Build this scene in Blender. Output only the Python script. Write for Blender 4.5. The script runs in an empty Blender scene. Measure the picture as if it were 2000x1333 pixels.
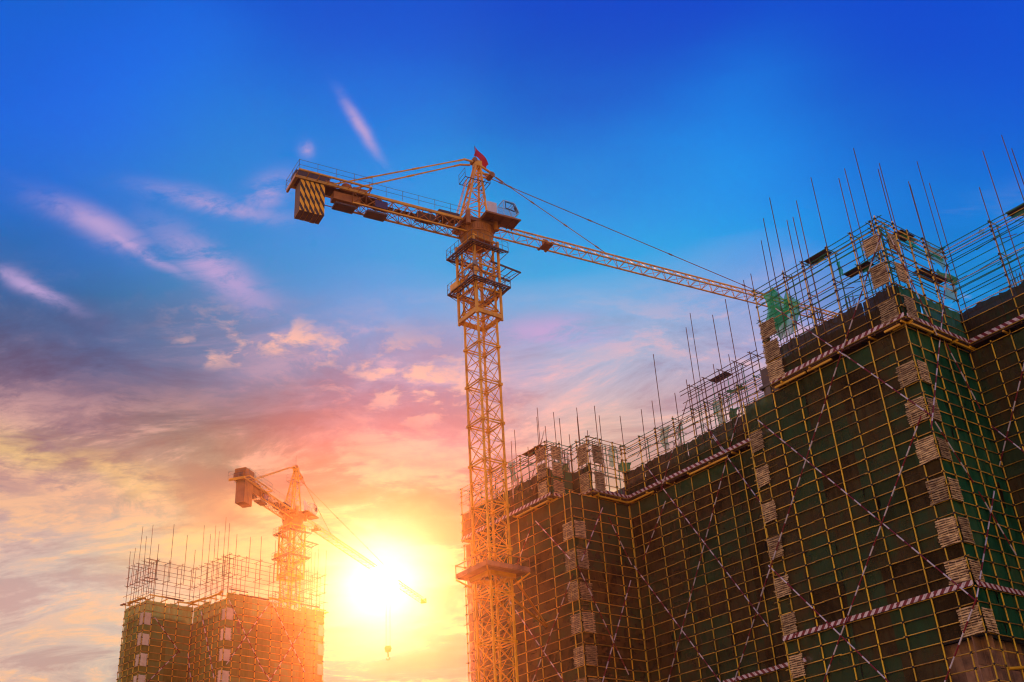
import bpy, bmesh, math, random
from mathutils import Vector, Matrix, Quaternion
random.seed(7)
R = random.Random(7)
sc = bpy.context.scene
col = sc.collection

# ------------------------------------------------------------------ camera
F_PX, PITCH, ROLL = 2156.5, 0.501623, -0.063969
CAM = Vector((0, 0, 1.6))
fwd = Vector((0, math.cos(PITCH), math.sin(PITCH)))
up0 = Vector((0, -math.sin(PITCH), math.cos(PITCH)))
rt = math.cos(ROLL) * Vector((1, 0, 0)) + math.sin(ROLL) * up0
up = -math.sin(ROLL) * Vector((1, 0, 0)) + math.cos(ROLL) * up0
cam_d = bpy.data.cameras.new('camera')
cam = bpy.data.objects.new('camera', cam_d)
col.objects.link(cam)
cam.matrix_world = Matrix.Translation(CAM) @ Matrix((rt, up, -fwd)).transposed().to_4x4()
cam_d.sensor_width = 36.0
cam_d.lens = F_PX / 2000 * 36
cam_d.clip_start = 0.1
cam_d.clip_end = 6000
sc.camera = cam
sc.view_settings.view_transform = 'Standard'
sc.view_settings.look = 'None'
sc.view_settings.exposure = 0.0
sc.view_settings.gamma = 1.0
sc.view_settings.use_curve_mapping = False
sc.render.engine = 'CYCLES'
sc.cycles.max_bounces = 4
sc.cycles.diffuse_bounces = 2
sc.cycles.glossy_bounces = 2
sc.cycles.transparent_max_bounces = 6
sc.cycles.volume_bounces = 0
sc.cycles.sample_clamp_indirect = 4
sc.cycles.filter_width = 1.2


def ray(x, y):
    """direction in the world of a point measured on the 2000 px wide survey photograph"""
    return (F_PX * fwd + (x - 1000) * rt - (y - 666.5) * up).normalized()


def lin(c):
    return tuple((v / 255 / 12.92) if v <= 10 else ((v / 255 + .055) / 1.055) ** 2.4 for v in c)


# ------------------------------------------------------------------ sky
SUN_DIR = ray(745, 1140)
world = bpy.data.worlds.new('World')
sc.world = world
world.use_nodes = True
wn, wl = world.node_tree.nodes, world.node_tree.links
wn.clear()


def wmath(op, a, b=None, c=None, clamp=False):
    n = wn.new('ShaderNodeMath'); n.operation = op; n.use_clamp = clamp
    for i, v in enumerate((a, b, c)):
        if v is None: continue
        if isinstance(v, (int, float)): n.inputs[i].default_value = v
        else: wl.new(v, n.inputs[i])
    return n.outputs[0]


def wvec(op, a, b=None, c=None, out=0):
    n = wn.new('ShaderNodeVectorMath'); n.operation = op
    for i, v in enumerate((a, b, c)):
        if v is None: continue
        if isinstance(v, (tuple, list, Vector)): n.inputs[i].default_value = tuple(v)
        else: wl.new(v, n.inputs[i])
    return n.outputs[out]


def wscale(v, s):
    n = wn.new('ShaderNodeVectorMath'); n.operation = 'SCALE'
    if isinstance(v, (tuple, list)): n.inputs[0].default_value = v
    else: wl.new(v, n.inputs[0])
    if isinstance(s, (int, float)): n.inputs['Scale'].default_value = s
    else: wl.new(s, n.inputs['Scale'])
    return n.outputs[0]


def wmix(f, a, b):
    n = wn.new('ShaderNodeMix'); n.data_type = 'RGBA'
    for i, v in ((0, f), (6, a), (7, b)):
        if isinstance(v, (int, float)): n.inputs[i].default_value = v
        elif isinstance(v, tuple): n.inputs[i].default_value = (*v, 1)
        else: wl.new(v, n.inputs[i])
    return n.outputs[2]


def wstep(v, lo, hi):
    n = wn.new('ShaderNodeMapRange'); n.interpolation_type = 'SMOOTHSTEP'
    wl.new(v, n.inputs[0]); n.inputs[1].default_value = lo; n.inputs[2].default_value = hi
    return n.outputs[0]


def wnoise(vec, scale, detail, rough, dist=0.0):
    n = wn.new('ShaderNodeTexNoise'); n.inputs['Scale'].default_value = scale
    n.inputs['Detail'].default_value = detail; n.inputs['Roughness'].default_value = rough
    n.inputs['Distortion'].default_value = dist
    wl.new(vec, n.inputs['Vector'])
    return n.outputs[0]


tc = wn.new('ShaderNodeTexCoord')
D0 = wvec('NORMALIZE', tc.outputs['Generated'])
sepd = wn.new('ShaderNodeSeparateXYZ'); wl.new(D0, sepd.inputs[0])
# the sky seen as a high ceiling of thin cloud: perspective-true cloud coordinates
inv = wmath('DIVIDE', 1.0, wmath('ADD', wmath('MAXIMUM', sepd.outputs[2], 0.0), 0.12))
Q = wscale(D0, inv)
mp = wn.new('ShaderNodeMapping'); wl.new(Q, mp.inputs[0])
mp.inputs['Rotation'].default_value = (0, 0, math.radians(24)); mp.inputs['Scale'].default_value = (1.0, 1.75, 0.0)
QW = mp.outputs[0]
warp = wn.new('ShaderNodeTexNoise'); warp.inputs['Scale'].default_value = 2.2; warp.inputs['Detail'].default_value = 5
wl.new(QW, warp.inputs['Vector'])
# broad colour of the evening sky: smooth blend between the colours measured around the sky
DW = wvec('NORMALIZE', wvec('MULTIPLY_ADD', wvec('SUBTRACT', warp.outputs['Color'], (0.5, 0.5, 0.5)), (0.10, 0.10, 0.10), D0))
# linear sky colours above the haze: survey x, y, then red, green, blue  (SKY_FIT)
SKY = [
    (60, 60, -0.1500, 0.1170, 0.6452),
    (700, 80, -0.1500, 0.0781, 0.6072),
    (1200, 60, -0.1500, 0.0578, 0.5973),
    (1800, 60, -0.1500, 0.0609, 0.6198),
    (200, 320, -0.1500, 0.1296, 1.0011),
    (700, 280, -0.1500, 0.1296, 0.8042),
    (1100, 250, -0.1500, 0.0818, 0.5630),
    (1700, 330, -0.1500, 0.1247, 0.6246),
    (1950, 250, -0.1500, 0.0977, 0.6885),
    (60, 480, 0.0921, 0.1617, 0.5256),
    (350, 430, -0.1500, 0.2924, 0.4535),
    (600, 480, -0.1500, 0.2265, 1.1157),
    (1150, 400, -0.1500, 0.1938, 0.8041),
    (1450, 450, -0.1500, 0.2440, 0.8834),
    (1900, 520, -0.1500, 0.3089, 0.7179),
    (250, 570, -0.1500, 0.1296, 0.4840),
    (60, 650, -0.0314, 0.0977, 0.1211),
    (450, 570, 0.2319, 0.4447, 0.8864),
    (700, 600, 0.4775, 0.5844, 0.8930),
    (850, 560, -0.1500, 0.6074, 1.0922),
    (1100, 590, -0.1500, 0.6630, 1.1157),
    (1300, 560, -0.1445, 0.4989, 0.8795),
    (430, 680, 0.0634, 0.0825, 0.1488),
    (300, 740, 0.0611, 0.0777, 0.1269),
    (100, 780, 0.0657, 0.0825, 0.2716),
    (600, 770, 0.1230, 0.1070, 0.1557),
    (850, 680, 0.5696, 0.1933, 0.2899),
    (1050, 700, 0.1637, 0.2097, 0.8176),
    (1400, 680, 1.0076, 0.4760, 0.3177),
    (220, 860, 0.3864, 0.1228, 0.0996),
    (450, 860, 0.1932, 0.1333, 0.1480),
    (800, 850, 0.2137, 0.1557, 0.1442),
    (1150, 800, 1.2782, 0.7924, 0.2154),
    (1320, 780, 0.4574, 0.2328, 0.4158),
    (40, 940, 0.4917, 0.1228, 0.1033),
    (300, 990, 0.2557, 0.1803, 0.0996),
    (700, 960, 0.2780, 0.1030, 0.1548),
    (870, 960, 0.1710, 0.0825, 0.1569),
    (1000, 870, 0.2662, 0.2069, 0.1557),
    (60, 1080, 1.1157, 0.7743, 0.6321),
    (160, 1160, 0.1976, 0.8671, 1.0287),
    (60, 1300, 0.9687, 0.4125, 0.2069),
    (150, 1225, 0.2256, 0.1987, 0.1442),
    (400, 1080, 1.0000, 1.0076, 0.3688),
    (650, 1060, 1.0000, 0.1461, 0.0703),
    (850, 1080, 1.0000, 0.1317, 0.0656),
    (700, 1300, 1.0000, 0.1359, 0.3366),
    (860, 1210, 1.0000, 0.1552, 0.1833),
    (1600, 700, 0.4789, 0.4295, 0.7292),
    (1700, 1000, 0.8628, 0.4872, 0.2577),
    (1850, 800, 0.0216, 0.2714, 0.7350),
    (1350, 1000, 0.7480, 0.5418, 0.2706),
    (1900, 1250, 0.8570, 0.5329, 0.3142),
    (1080, 1180, 0.3346, 0.6121, 0.3034),
    (1500, 1250, 0.8383, 0.5481, 0.3184),
    (500, 900, 0.2208, 0.1511, 0.1070),
    (1000, 730, 0.9324, 0.5412, 0.4632),
    (780, 520, -0.1500, 0.2440, 0.7504),
    (550, 620, 0.0061, 0.2537, 0.3828),
    (1450, 530, -0.1500, 0.2735, 1.0339),
    (1250, 480, -0.1500, 0.2440, 0.7702),
    (1000, 510, -0.1500, 0.2735, 0.5605),
    (600, 400, -0.1500, 0.1641, 0.3635),
    (400, 350, -0.1500, 0.1449, 0.8680),
    (1650, 450, -0.1500, 0.1938, 0.7077),
    (1350, 620, 0.2817, 0.4851, 0.7127),
    (650, 500, -0.1500, 0.2951, 0.7605),
]
K = 260.0
acc = (0, 0, 0); wsum = None
for x, y, r, g, b in SKY:
    p = ray(x, y)
    w = wmath('EXPONENT', wmath('MULTIPLY_ADD', wvec('DOT_PRODUCT', DW, p, out=1), K, -K))
    acc = wvec('MULTIPLY_ADD', w, (r, g, b), acc)
    wsum = w if wsum is None else wmath('ADD', wsum, w)
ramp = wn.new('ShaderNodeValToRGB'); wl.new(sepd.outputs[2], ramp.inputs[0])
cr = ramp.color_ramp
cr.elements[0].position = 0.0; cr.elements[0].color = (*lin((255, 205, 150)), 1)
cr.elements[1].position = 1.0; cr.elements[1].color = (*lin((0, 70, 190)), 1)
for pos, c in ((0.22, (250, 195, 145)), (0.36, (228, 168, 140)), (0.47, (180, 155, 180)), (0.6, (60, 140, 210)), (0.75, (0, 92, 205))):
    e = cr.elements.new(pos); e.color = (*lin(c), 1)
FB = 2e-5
acc = wvec('ADD', acc, wscale(ramp.outputs[0], FB * 1.5))  # sky beyond the view made brighter to light the walls facing the camera
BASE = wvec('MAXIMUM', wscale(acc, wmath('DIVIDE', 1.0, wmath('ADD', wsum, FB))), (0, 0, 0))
# clouds
zc = sepd.outputs[2]
n_big = wnoise(QW, 3.0, 12, 0.66, 0.5)
n_fine = wnoise(QW, 10.0, 9, 0.66, 0.4)
low = wmath('MULTIPLY', wstep(zc, 0.12, 0.2), wmath('SUBTRACT', 1.0, wstep(zc, 0.43, 0.535)))
DB = wvec('NORMALIZE', wvec('MULTIPLY_ADD', wvec('SUBTRACT', warp.outputs['Color'], (0.5, 0.5, 0.5)), (0.035, 0.035, 0.035), D0))


def blob(px, py, deg_long, deg_wide, ang=0.0):
    """soft oval patch of sky round a direction; ang turns its long axis"""
    c = ray(px, py)
    h = Vector((0, 0, 1)).cross(c).normalized(); v = c.cross(h).normalized()
    a = math.radians(ang)
    e1 = math.cos(a) * h + math.sin(a) * v; e2 = -math.sin(a) * h + math.cos(a) * v
    x = wmath('DIVIDE', wvec('DOT_PRODUCT', DB, e1, out=1), math.radians(deg_long))
    y = wmath('DIVIDE', wvec('DOT_PRODUCT', DB, e2, out=1), math.radians(deg_wide))
    r2 = wmath('MULTIPLY_ADD', x, x, wmath('MULTIPLY', y, y))
    side = wstep(wvec('DOT_PRODUCT', D0, c, out=1), 0.5, 0.9)
    return wmath('MULTIPLY', wmath('EXPONENT', wmath('MULTIPLY', r2, -1.0)), side)


bank_dark = wmath('MAXIMUM', blob(220, 700, 13, 3.7, 8), blob(520, 790, 6, 2.2, 4))
puff = wmath('MULTIPLY', wstep(n_big, 0.49, 0.58), wmath('MULTIPLY_ADD', wstep(n_fine, 0.35, 0.62), 0.7, 0.3))
lit = wmath('MULTIPLY', wmath('MULTIPLY', wmath('MULTIPLY', puff, low), 0.72), wmath('MULTIPLY_ADD', bank_dark, -0.92, 1.0))
cloudcol = wmix(wstep(zc, 0.30, 0.50), lin((255, 200, 142)), lin((236, 184, 196)))
S1 = wmix(lit, BASE, cloudcol)
shade = wmath('MULTIPLY', wmath('MULTIPLY', wmath('SUBTRACT', 1.0, wstep(n_big, 0.40, 0.52)), low), 0.55)
S2 = wmix(shade, S1, wvec('MULTIPLY', BASE, (0.62, 0.50, 0.60)))
# small altocumulus tufts in the middle of the sky
n_tuft = wnoise(wvec('MULTIPLY', Q, (1.0, 1.15, 0.0)), 15.0, 8, 0.6, 0.25)
mid = wmath('MULTIPLY', wstep(zc, 0.36, 0.42), wmath('SUBTRACT', 1.0, wstep(zc, 0.50, 0.55)))


tuft_zone = blob(570, 668, 4.2, 1.1, 8)
for a_ in ((395, 682, 1.2, .45, 15), (470, 690, 1.2, .5, 10)): tuft_zone = wmath('MAXIMUM', tuft_zone, blob(*a_))
tuft_zone = wmath('MAXIMUM', tuft_zone, blob(820, 745, 4.6, 1.9, 14))
tuft = wmath('MULTIPLY', wmath('MULTIPLY', wstep(n_tuft, 0.47, 0.62), tuft_zone), 0.9)
S3 = wmix(tuft, S2, lin((244, 190, 170)))
# high thin streaks, pink from the low sun
streaks = None
for a in ((245, 472, 3.3, 0.30, 22), (190, 440, 2.4, 0.6, 15), (420, 405, 2.9, 0.42, 6), (520, 385, 1.2, 0.6, -30),
          (712, 262, 1.5, 0.26, 55), (600, 305, 0.35, 0.35, 10), (420, 530, 3.0, 0.9, 30), (1080, 640, 3.0, 0.7, 4), (60, 560, 2.0, 0.4, 20)):
    b = blob(*a)
    streaks = b if streaks is None else wmath('MAXIMUM', streaks, b)
st = wmath('MULTIPLY', streaks, wmath('MULTIPLY_ADD', wstep(n_fine, 0.34, 0.58), 0.80, 0.06))
S4 = wmix(st, S3, lin((190, 165, 215)))
# golden bank of cloud low on the left
bank = None
for a in ((60, 880, 3.4, 0.7, 12), (240, 930, 3.6, 0.8, 20), (560, 1000, 3, 0.8, 4), (400, 1075, 4, 1.0, 0)):
    b = blob(*a)
    bank = b if bank is None else wmath('MAXIMUM', bank, b)
S5 = wmix(wmath('MULTIPLY', bank, wmath('MULTIPLY_ADD', wstep(n_fine, 0.35, 0.62), 0.55, 0.15)), S4, lin((255, 214, 140)))
# the sun and the bright air round it
cosS = wvec('DOT_PRODUCT', D0, SUN_DIR, out=1)
g1 = wmath('EXPONENT', wmath('MULTIPLY_ADD', cosS, 1500.0, -1500.0))
g2 = wmath('EXPONENT', wmath('MULTIPLY_ADD', cosS, 130.0, -130.0))
disc = wstep(cosS, math.cos(math.radians(1.0)), math.cos(math.radians(0.35)))
S6 = wvec('MULTIPLY_ADD', g1, (0.5, 0.9, 1.0), S5)
S7 = wvec('MULTIPLY_ADD', g2, (0.0, 0.0, 0.0), S6)
S8 = wvec('MULTIPLY_ADD', disc, (6.0, 5.2, 4.0), S7)
earth = wstep(zc, -0.02, 0.01)
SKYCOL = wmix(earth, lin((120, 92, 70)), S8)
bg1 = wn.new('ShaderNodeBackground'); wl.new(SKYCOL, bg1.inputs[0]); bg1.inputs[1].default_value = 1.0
sky = wn.new('ShaderNodeTexSky'); sky.sky_type = 'NISHITA'; sky.sun_disc = False
sky.sun_elevation = math.asin(SUN_DIR.z); sky.sun_rotation = math.atan2(SUN_DIR.x, SUN_DIR.y)
sky.air_density = 1.0; sky.dust_density = 0.6
bg2 = wn.new('ShaderNodeBackground'); wl.new(sky.outputs[0], bg2.inputs[0]); bg2.inputs[1].default_value = 0.001
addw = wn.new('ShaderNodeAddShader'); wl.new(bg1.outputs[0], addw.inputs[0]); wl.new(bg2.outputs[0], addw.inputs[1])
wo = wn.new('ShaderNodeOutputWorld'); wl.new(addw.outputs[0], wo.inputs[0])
world.cycles.sampling_method = 'MANUAL'
world.cycles.sample_map_resolution = 512

sun_d = bpy.data.lights.new('sun', 'SUN')
sun_d.energy = 4.5
sun_d.angle = math.radians(0.5)
sun_d.color = (1.0, 0.37, 0.11)
sun = bpy.data.objects.new('sun', sun_d)
col.objects.link(sun)
sun.rotation_euler = SUN_DIR.to_track_quat('Z', 'Y').to_euler()
sun.location = SUN_DIR * 400

# ------------------------------------------------------------------ materials
def new_mat(name):
    m = bpy.data.materials.new(name); m.use_nodes = True
    nt = m.node_tree
    return m, nt, nt.nodes['Principled BSDF']


def paint(name, c, c2=None, rough=0.55, metal=0.0, scale=1.3, amt=0.5, rnd=0.25, spec=0.4):
    """painted or weathered surface: base colour, patches of a second colour, fine relief, piece to piece variation"""
    m, nt, b = new_mat(name)
    N, L = nt.nodes, nt.links
    tcn = N.new('ShaderNodeNewGeometry')
    no = N.new('ShaderNodeTexNoise'); no.inputs['Scale'].default_value = scale; no.inputs['Detail'].default_value = 6
    no.inputs['Roughness'].default_value = 0.65
    L.new(tcn.outputs['Position'], no.inputs['Vector'])
    mr = N.new('ShaderNodeMapRange'); mr.inputs[1].default_value = 0.45; mr.inputs[2].default_value = 0.68
    mr.inputs[4].default_value = amt
    L.new(no.outputs[0], mr.inputs[0])
    mx = N.new('ShaderNodeMix'); mx.data_type = 'RGBA'
    mx.inputs[6].default_value = (*c, 1); mx.inputs[7].default_value = (*(c2 or tuple(v * .5 for v in c)), 1)
    L.new(mr.outputs[0], mx.inputs[0])
    oi = N.new('ShaderNodeObjectInfo')
    mv = N.new('ShaderNodeMapRange'); mv.inputs[3].default_value = 1 - rnd; mv.inputs[4].default_value = 1 + rnd
    L.new(oi.outputs['Random'], mv.inputs[0])
    vs = N.new('ShaderNodeVectorMath'); vs.operation = 'SCALE'
    L.new(mx.outputs[2], vs.inputs[0]); L.new(mv.outputs[0], vs.inputs['Scale'])
    L.new(vs.outputs[0], b.inputs['Base Color'])
    b.inputs['Roughness'].default_value = rough; b.inputs['Metallic'].default_value = metal
    b.inputs['Specular IOR Level'].default_value = spec
    bp = N.new('ShaderNodeBump'); bp.inputs['Strength'].default_value = 0.25; bp.inputs['Distance'].default_value = 0.02
    L.new(no.outputs[0], bp.inputs['Height']); L.new(bp.outputs[0], b.inputs['Normal'])
    return m


M = {}
M['post'] = paint('yellow_post_paint', (0.90, 0.58, 0.02), (0.40, 0.18, 0.02), rnd=.28, rough=.4, amt=.8)
M['ledger'] = paint('ochre_ledger_paint', (0.72, 0.42, 0.04), (0.20, 0.09, 0.03), scale=.5, amt=.9, rnd=.5)
M['rust'] = paint('rusty_pipe', (0.13, 0.06, 0.035), (0.05, 0.03, 0.02), rough=.8, rnd=.3)
M['green_pipe'] = paint('green_tinted_pipe', (0.01, 0.22, 0.09), (0.015, 0.07, 0.04), rnd=.4)  # green light off the nets put into the pipes' own colour
M['clamp'] = paint('coupler_steel', (0.035, 0.025, 0.02), rough=.7)
M['crane'] = paint('crane_yellow_paint', (0.86, 0.43, 0.004), (0.32, 0.12, 0.006), scale=.8, amt=.6, rnd=.1, rough=.4)
M['crane_dk'] = paint('crane_shaded_paint', (0.40, 0.15, 0.012), (0.10, 0.035, 0.012), scale=.8, amt=.6, rnd=.2)  # darker crane paint, shade of the undersides put into the colour
M['dark'] = paint('dark_greasy_steel', (0.045, 0.035, 0.03), (0.02, 0.016, 0.014), rough=.6)
M['grey_steel'] = paint('grey_railing_steel', (0.13, 0.13, 0.12), (0.05, 0.045, 0.04), rough=.5)
M['concrete'] = paint('raw_concrete', (0.16, 0.135, 0.11), (0.09, 0.07, 0.055), rough=.9, scale=.35, amt=.8, rnd=.1)
M['slab'] = paint('slab_concrete', (0.20, 0.18, 0.15), (0.10, 0.085, 0.07), rough=.9, scale=.5, rnd=.1)
M['ply'] = paint('formwork_plywood', (0.36, 0.20, 0.10), (0.14, 0.08, 0.05), rough=.8, scale=.9, amt=.9, rnd=.35)
M['plank'] = paint('deck_planks', (0.07, 0.04, 0.03), (0.03, 0.02, 0.016), rough=.9, rnd=.3)
M['beam'] = paint('orange_edge_beam', (0.85, 0.46, 0.015), (0.42, 0.15, 0.015), scale=.7, rnd=.1)
M['cab'] = paint('pale_cab_paint', (0.42, 0.52, 0.60), (0.22, 0.30, 0.38), rough=.4, rnd=.05)
M['rubber'] = paint('black_rubber_and_shade', (0.012, 0.012, 0.014), rough=.5)
M['blue'] = paint('blue_cabinet_paint', (0.03, 0.035, 0.14), (0.02, 0.02, 0.05), rough=.5)
M['flag'] = paint('red_flag_cloth', (0.50, 0.02, 0.04), (0.30, 0.01, 0.03), rough=.9, scale=3)
M['lamp'] = paint('lamp_housing', (0.30, 0.26, 0.16), (0.1, 0.08, 0.05), rough=.4)
M['earth'] = paint('site_earth', (0.12, 0.085, 0.06), (0.06, 0.045, 0.035), rough=1, scale=.12, amt=.9)
M['white'] = paint('white_band_paint', (0.72, 0.66, 0.64), (0.40, 0.34, 0.33), rnd=.1)
M['red'] = paint('red_band_paint', (0.22, 0.012, 0.02), (0.10, 0.01, 0.012), rnd=.2)


def wicker_mat():
    m, nt, b = new_mat('split_bamboo')
    N, L = nt.nodes, nt.links
    g = N.new('ShaderNodeNewGeometry')
    no = N.new('ShaderNodeTexNoise'); no.inputs['Scale'].default_value = 5; no.inputs['Detail'].default_value = 4
    mg = N.new('ShaderNodeMapping'); mg.inputs['Scale'].default_value = (.35, .35, 1.6)
    L.new(g.outputs['Position'], mg.inputs[0]); L.new(mg.outputs[0], no.inputs['Vector'])
    r = N.new('ShaderNodeValToRGB'); L.new(no.outputs[0], r.inputs[0])
    r.color_ramp.elements[0].position = .35; r.color_ramp.elements[0].color = (0.24, 0.14, 0.06, 1)
    r.color_ramp.elements[1].position = .65; r.color_ramp.elements[1].color = (0.88, 0.63, 0.27, 1)
    oi = N.new('ShaderNodeObjectInfo'); mv = N.new('ShaderNodeMapRange'); mv.inputs[3].default_value = .55; mv.inputs[4].default_value = 1.15
    L.new(oi.outputs['Random'], mv.inputs[0]); vs = N.new('ShaderNodeVectorMath'); vs.operation = 'SCALE'
    L.new(r.outputs[0], vs.inputs[0]); L.new(mv.outputs[0], vs.inputs['Scale'])
    L.new(vs.outputs[0], b.inputs['Base Color']); b.inputs['Roughness'].default_value = .8
    return m


M['bamboo'] = wicker_mat()
M['cream'] = paint('far_bamboo_lightened', (0.80, 0.68, 0.50), (0.55, 0.42, 0.28), rough=.8, rnd=.15)  # bamboo of the distant mats, colour lightened to show through the haze


def net_mat(name, c1, c2, c3, trans=0.16, transl=0.25):
    """debris netting: woven cloth, dusty in patches, partly see-through, lets some light glow through"""
    m, nt, b = new_mat(name)
    N, L = nt.nodes, nt.links
    g = N.new('ShaderNodeNewGeometry'); oi = N.new('ShaderNodeObjectInfo')
    n1 = N.new('ShaderNodeTexNoise'); n1.inputs['Scale'].default_value = .28; n1.inputs['Detail'].default_value = 7; n1.inputs['Roughness'].default_value = .7
    L.new(g.outputs['Position'], n1.inputs['Vector'])
    mpp = N.new('ShaderNodeMapping'); mpp.inputs['Scale'].default_value = (2.2, 2.2, .25)
    L.new(g.outputs['Position'], mpp.inputs[0])
    n2 = N.new('ShaderNodeTexNoise'); n2.inputs['Scale'].default_value = 1.0; n2.inputs['Detail'].default_value = 5
    L.new(mpp.outputs[0], n2.inputs['Vector'])
    ad = N.new('ShaderNodeMath'); ad.operation = 'MULTIPLY_ADD'; ad.inputs[1].default_value = .34
    L.new(oi.outputs['Random'], ad.inputs[0]); L.new(n1.outputs[0], ad.inputs[2])
    a2 = N.new('ShaderNodeMath'); a2.operation = 'MULTIPLY_ADD'; a2.inputs[1].default_value = .35
    L.new(n2.outputs[0], a2.inputs[0]); L.new(ad.outputs[0], a2.inputs[2])
    r = N.new('ShaderNodeValToRGB'); L.new(a2.outputs[0], r.inputs[0])
    r.color_ramp.elements[0].position = .58; r.color_ramp.elements[0].color = (*c1, 1)
    r.color_ramp.elements[1].position = 1.0; r.color_ramp.elements[1].color = (*c3, 1)
    e = r.color_ramp.elements.new(.80); e.color = (*c2, 1)
    df = N.new('ShaderNodeBsdfDiffuse'); tl = N.new('ShaderNodeBsdfTranslucent'); tp = N.new('ShaderNodeBsdfTransparent')
    L.new(r.outputs[0], df.inputs[0]); L.new(r.outputs[0], tl.inputs[0])
    m1 = N.new('ShaderNodeMixShader'); m1.inputs[0].default_value = transl
    L.new(df.outputs[0], m1.inputs[1]); L.new(tl.outputs[0], m1.inputs[2])
    # worn holes and open weave
    n3 = N.new('ShaderNodeTexNoise'); n3.inputs['Scale'].default_value = .9; n3.inputs['Detail'].default_value = 3
    L.new(g.outputs['Position'], n3.inputs['Vector'])
    hr = N.new('ShaderNodeMapRange'); hr.inputs[1].default_value = .5; hr.inputs[2].default_value = .75
    hr.inputs[3].default_value = trans * .7; hr.inputs[4].default_value = min(.9, trans * 2.0)
    L.new(n3.outputs[0], hr.inputs[0])
    m2 = N.new('ShaderNodeMixShader'); L.new(hr.outputs[0], m2.inputs[0])
    L.new(m1.outputs[0], m2.inputs[1]); L.new(tp.outputs[0], m2.inputs[2])
    bp = N.new('ShaderNodeBump'); bp.inputs['Strength'].default_value = .9; bp.inputs['Distance'].default_value = .25
    L.new(n2.outputs[0], bp.inputs['Height']); L.new(bp.outputs[0], df.inputs['Normal'])
    L.new(m2.outputs[0], N['Material Output'].inputs[0])
    N.remove(b)
    return m


M['net_dusty'] = net_mat('dusty_brown_green_netting', (0.050, 0.034, 0.015), (0.105, 0.076, 0.032), (0.060, 0.105, 0.045))
M['net_green'] = net_mat('green_netting', (0.016, 0.11, 0.045), (0.025, 0.17, 0.07), (0.07, 0.20, 0.08), .06, .4)
M['net_top'] = net_mat('dark_top_netting', (0.045, 0.032, 0.016), (0.06, 0.045, 0.022), (0.030, 0.060, 0.026), .03, .04)
M['net_topgreen'] = net_mat('green_top_netting', (0.016, 0.09, 0.04), (0.02, 0.13, 0.055), (0.05, 0.17, 0.08), .03, .15)
M['net_olive'] = net_mat('olive_green_netting', (0.045, 0.055, 0.022), (0.055, 0.085, 0.036), (0.05, 0.12, 0.05), .10, .3)
M['net_bright'] = net_mat('bright_green_netting', (0.0, 0.24, 0.07), (0.005, 0.34, 0.11), (0.01, 0.42, 0.16), .3, .6)
M['net_teal'] = net_mat('pale_teal_netting', (0.06, 0.20, 0.16), (0.10, 0.30, 0.25), (0.16, 0.36, 0.32), .35, .5)
M['net_far'] = net_mat('olive_netting', (0.15, 0.17, 0.04), (0.24, 0.25, 0.06), (0.18, 0.32, 0.10), .05, .3)


def stripe_mat(name, ca, cb, period, slant, duty=.5, soft=False):
    """printed slanted stripes running along the board's own length (object x) and height (object z)"""
    m, nt, b = new_mat(name)
    N, L = nt.nodes, nt.links
    t = N.new('ShaderNodeTexCoord'); s = N.new('ShaderNodeSeparateXYZ'); L.new(t.outputs['Object'], s.inputs[0])
    a = N.new('ShaderNodeMath'); a.operation = 'MULTIPLY_ADD'; a.inputs[1].default_value = slant
    L.new(s.outputs[2], a.inputs[0]); L.new(s.outputs[0], a.inputs[2])
    d = N.new('ShaderNodeMath'); d.operation = 'DIVIDE'; d.inputs[1].default_value = period; L.new(a.outputs[0], d.inputs[0])
    f = N.new('ShaderNodeMath'); f.operation = 'FRACT'; L.new(d.outputs[0], f.inputs[0])
    g = N.new('ShaderNodeMath'); g.operation = 'GREATER_THAN'; g.inputs[1].default_value = duty; L.new(f.outputs[0], g.inputs[0])
    no = N.new('ShaderNodeTexNoise'); no.inputs['Scale'].default_value = 3; no.inputs['Detail'].default_value = 6
    L.new(t.outputs['Object'], no.inputs['Vector'])
    mx = N.new('ShaderNodeMix'); mx.data_type = 'RGBA'; mx.inputs[6].default_value = (*ca, 1); mx.inputs[7].default_value = (*cb, 1)
    L.new(g.outputs[0], mx.inputs[0])
    m2 = N.new('ShaderNodeMix'); m2.data_type = 'RGBA'; m2.inputs[7].default_value = (0.08, 0.05, 0.035, 1)
    mr = N.new('ShaderNodeMapRange'); mr.inputs[1].default_value = .5; mr.inputs[2].default_value = .75; mr.inputs[4].default_value = .6
    L.new(no.outputs[0], mr.inputs[0]); L.new(mr.outputs[0], m2.inputs[0]); L.new(mx.outputs[2], m2.inputs[6])
    L.new(m2.outputs[2], b.inputs['Base Color']); b.inputs['Roughness'].default_value = .6
    return m


M['toe'] = stripe_mat('red_white_toe_board', (0.20, 0.012, 0.016), (0.80, 0.66, 0.60), .62, .9)
M['hazard'] = stripe_mat('black_yellow_block_paint', (0.70, 0.32, 0.03), (0.025, 0.022, 0.02), .95, 0.0)


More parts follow.
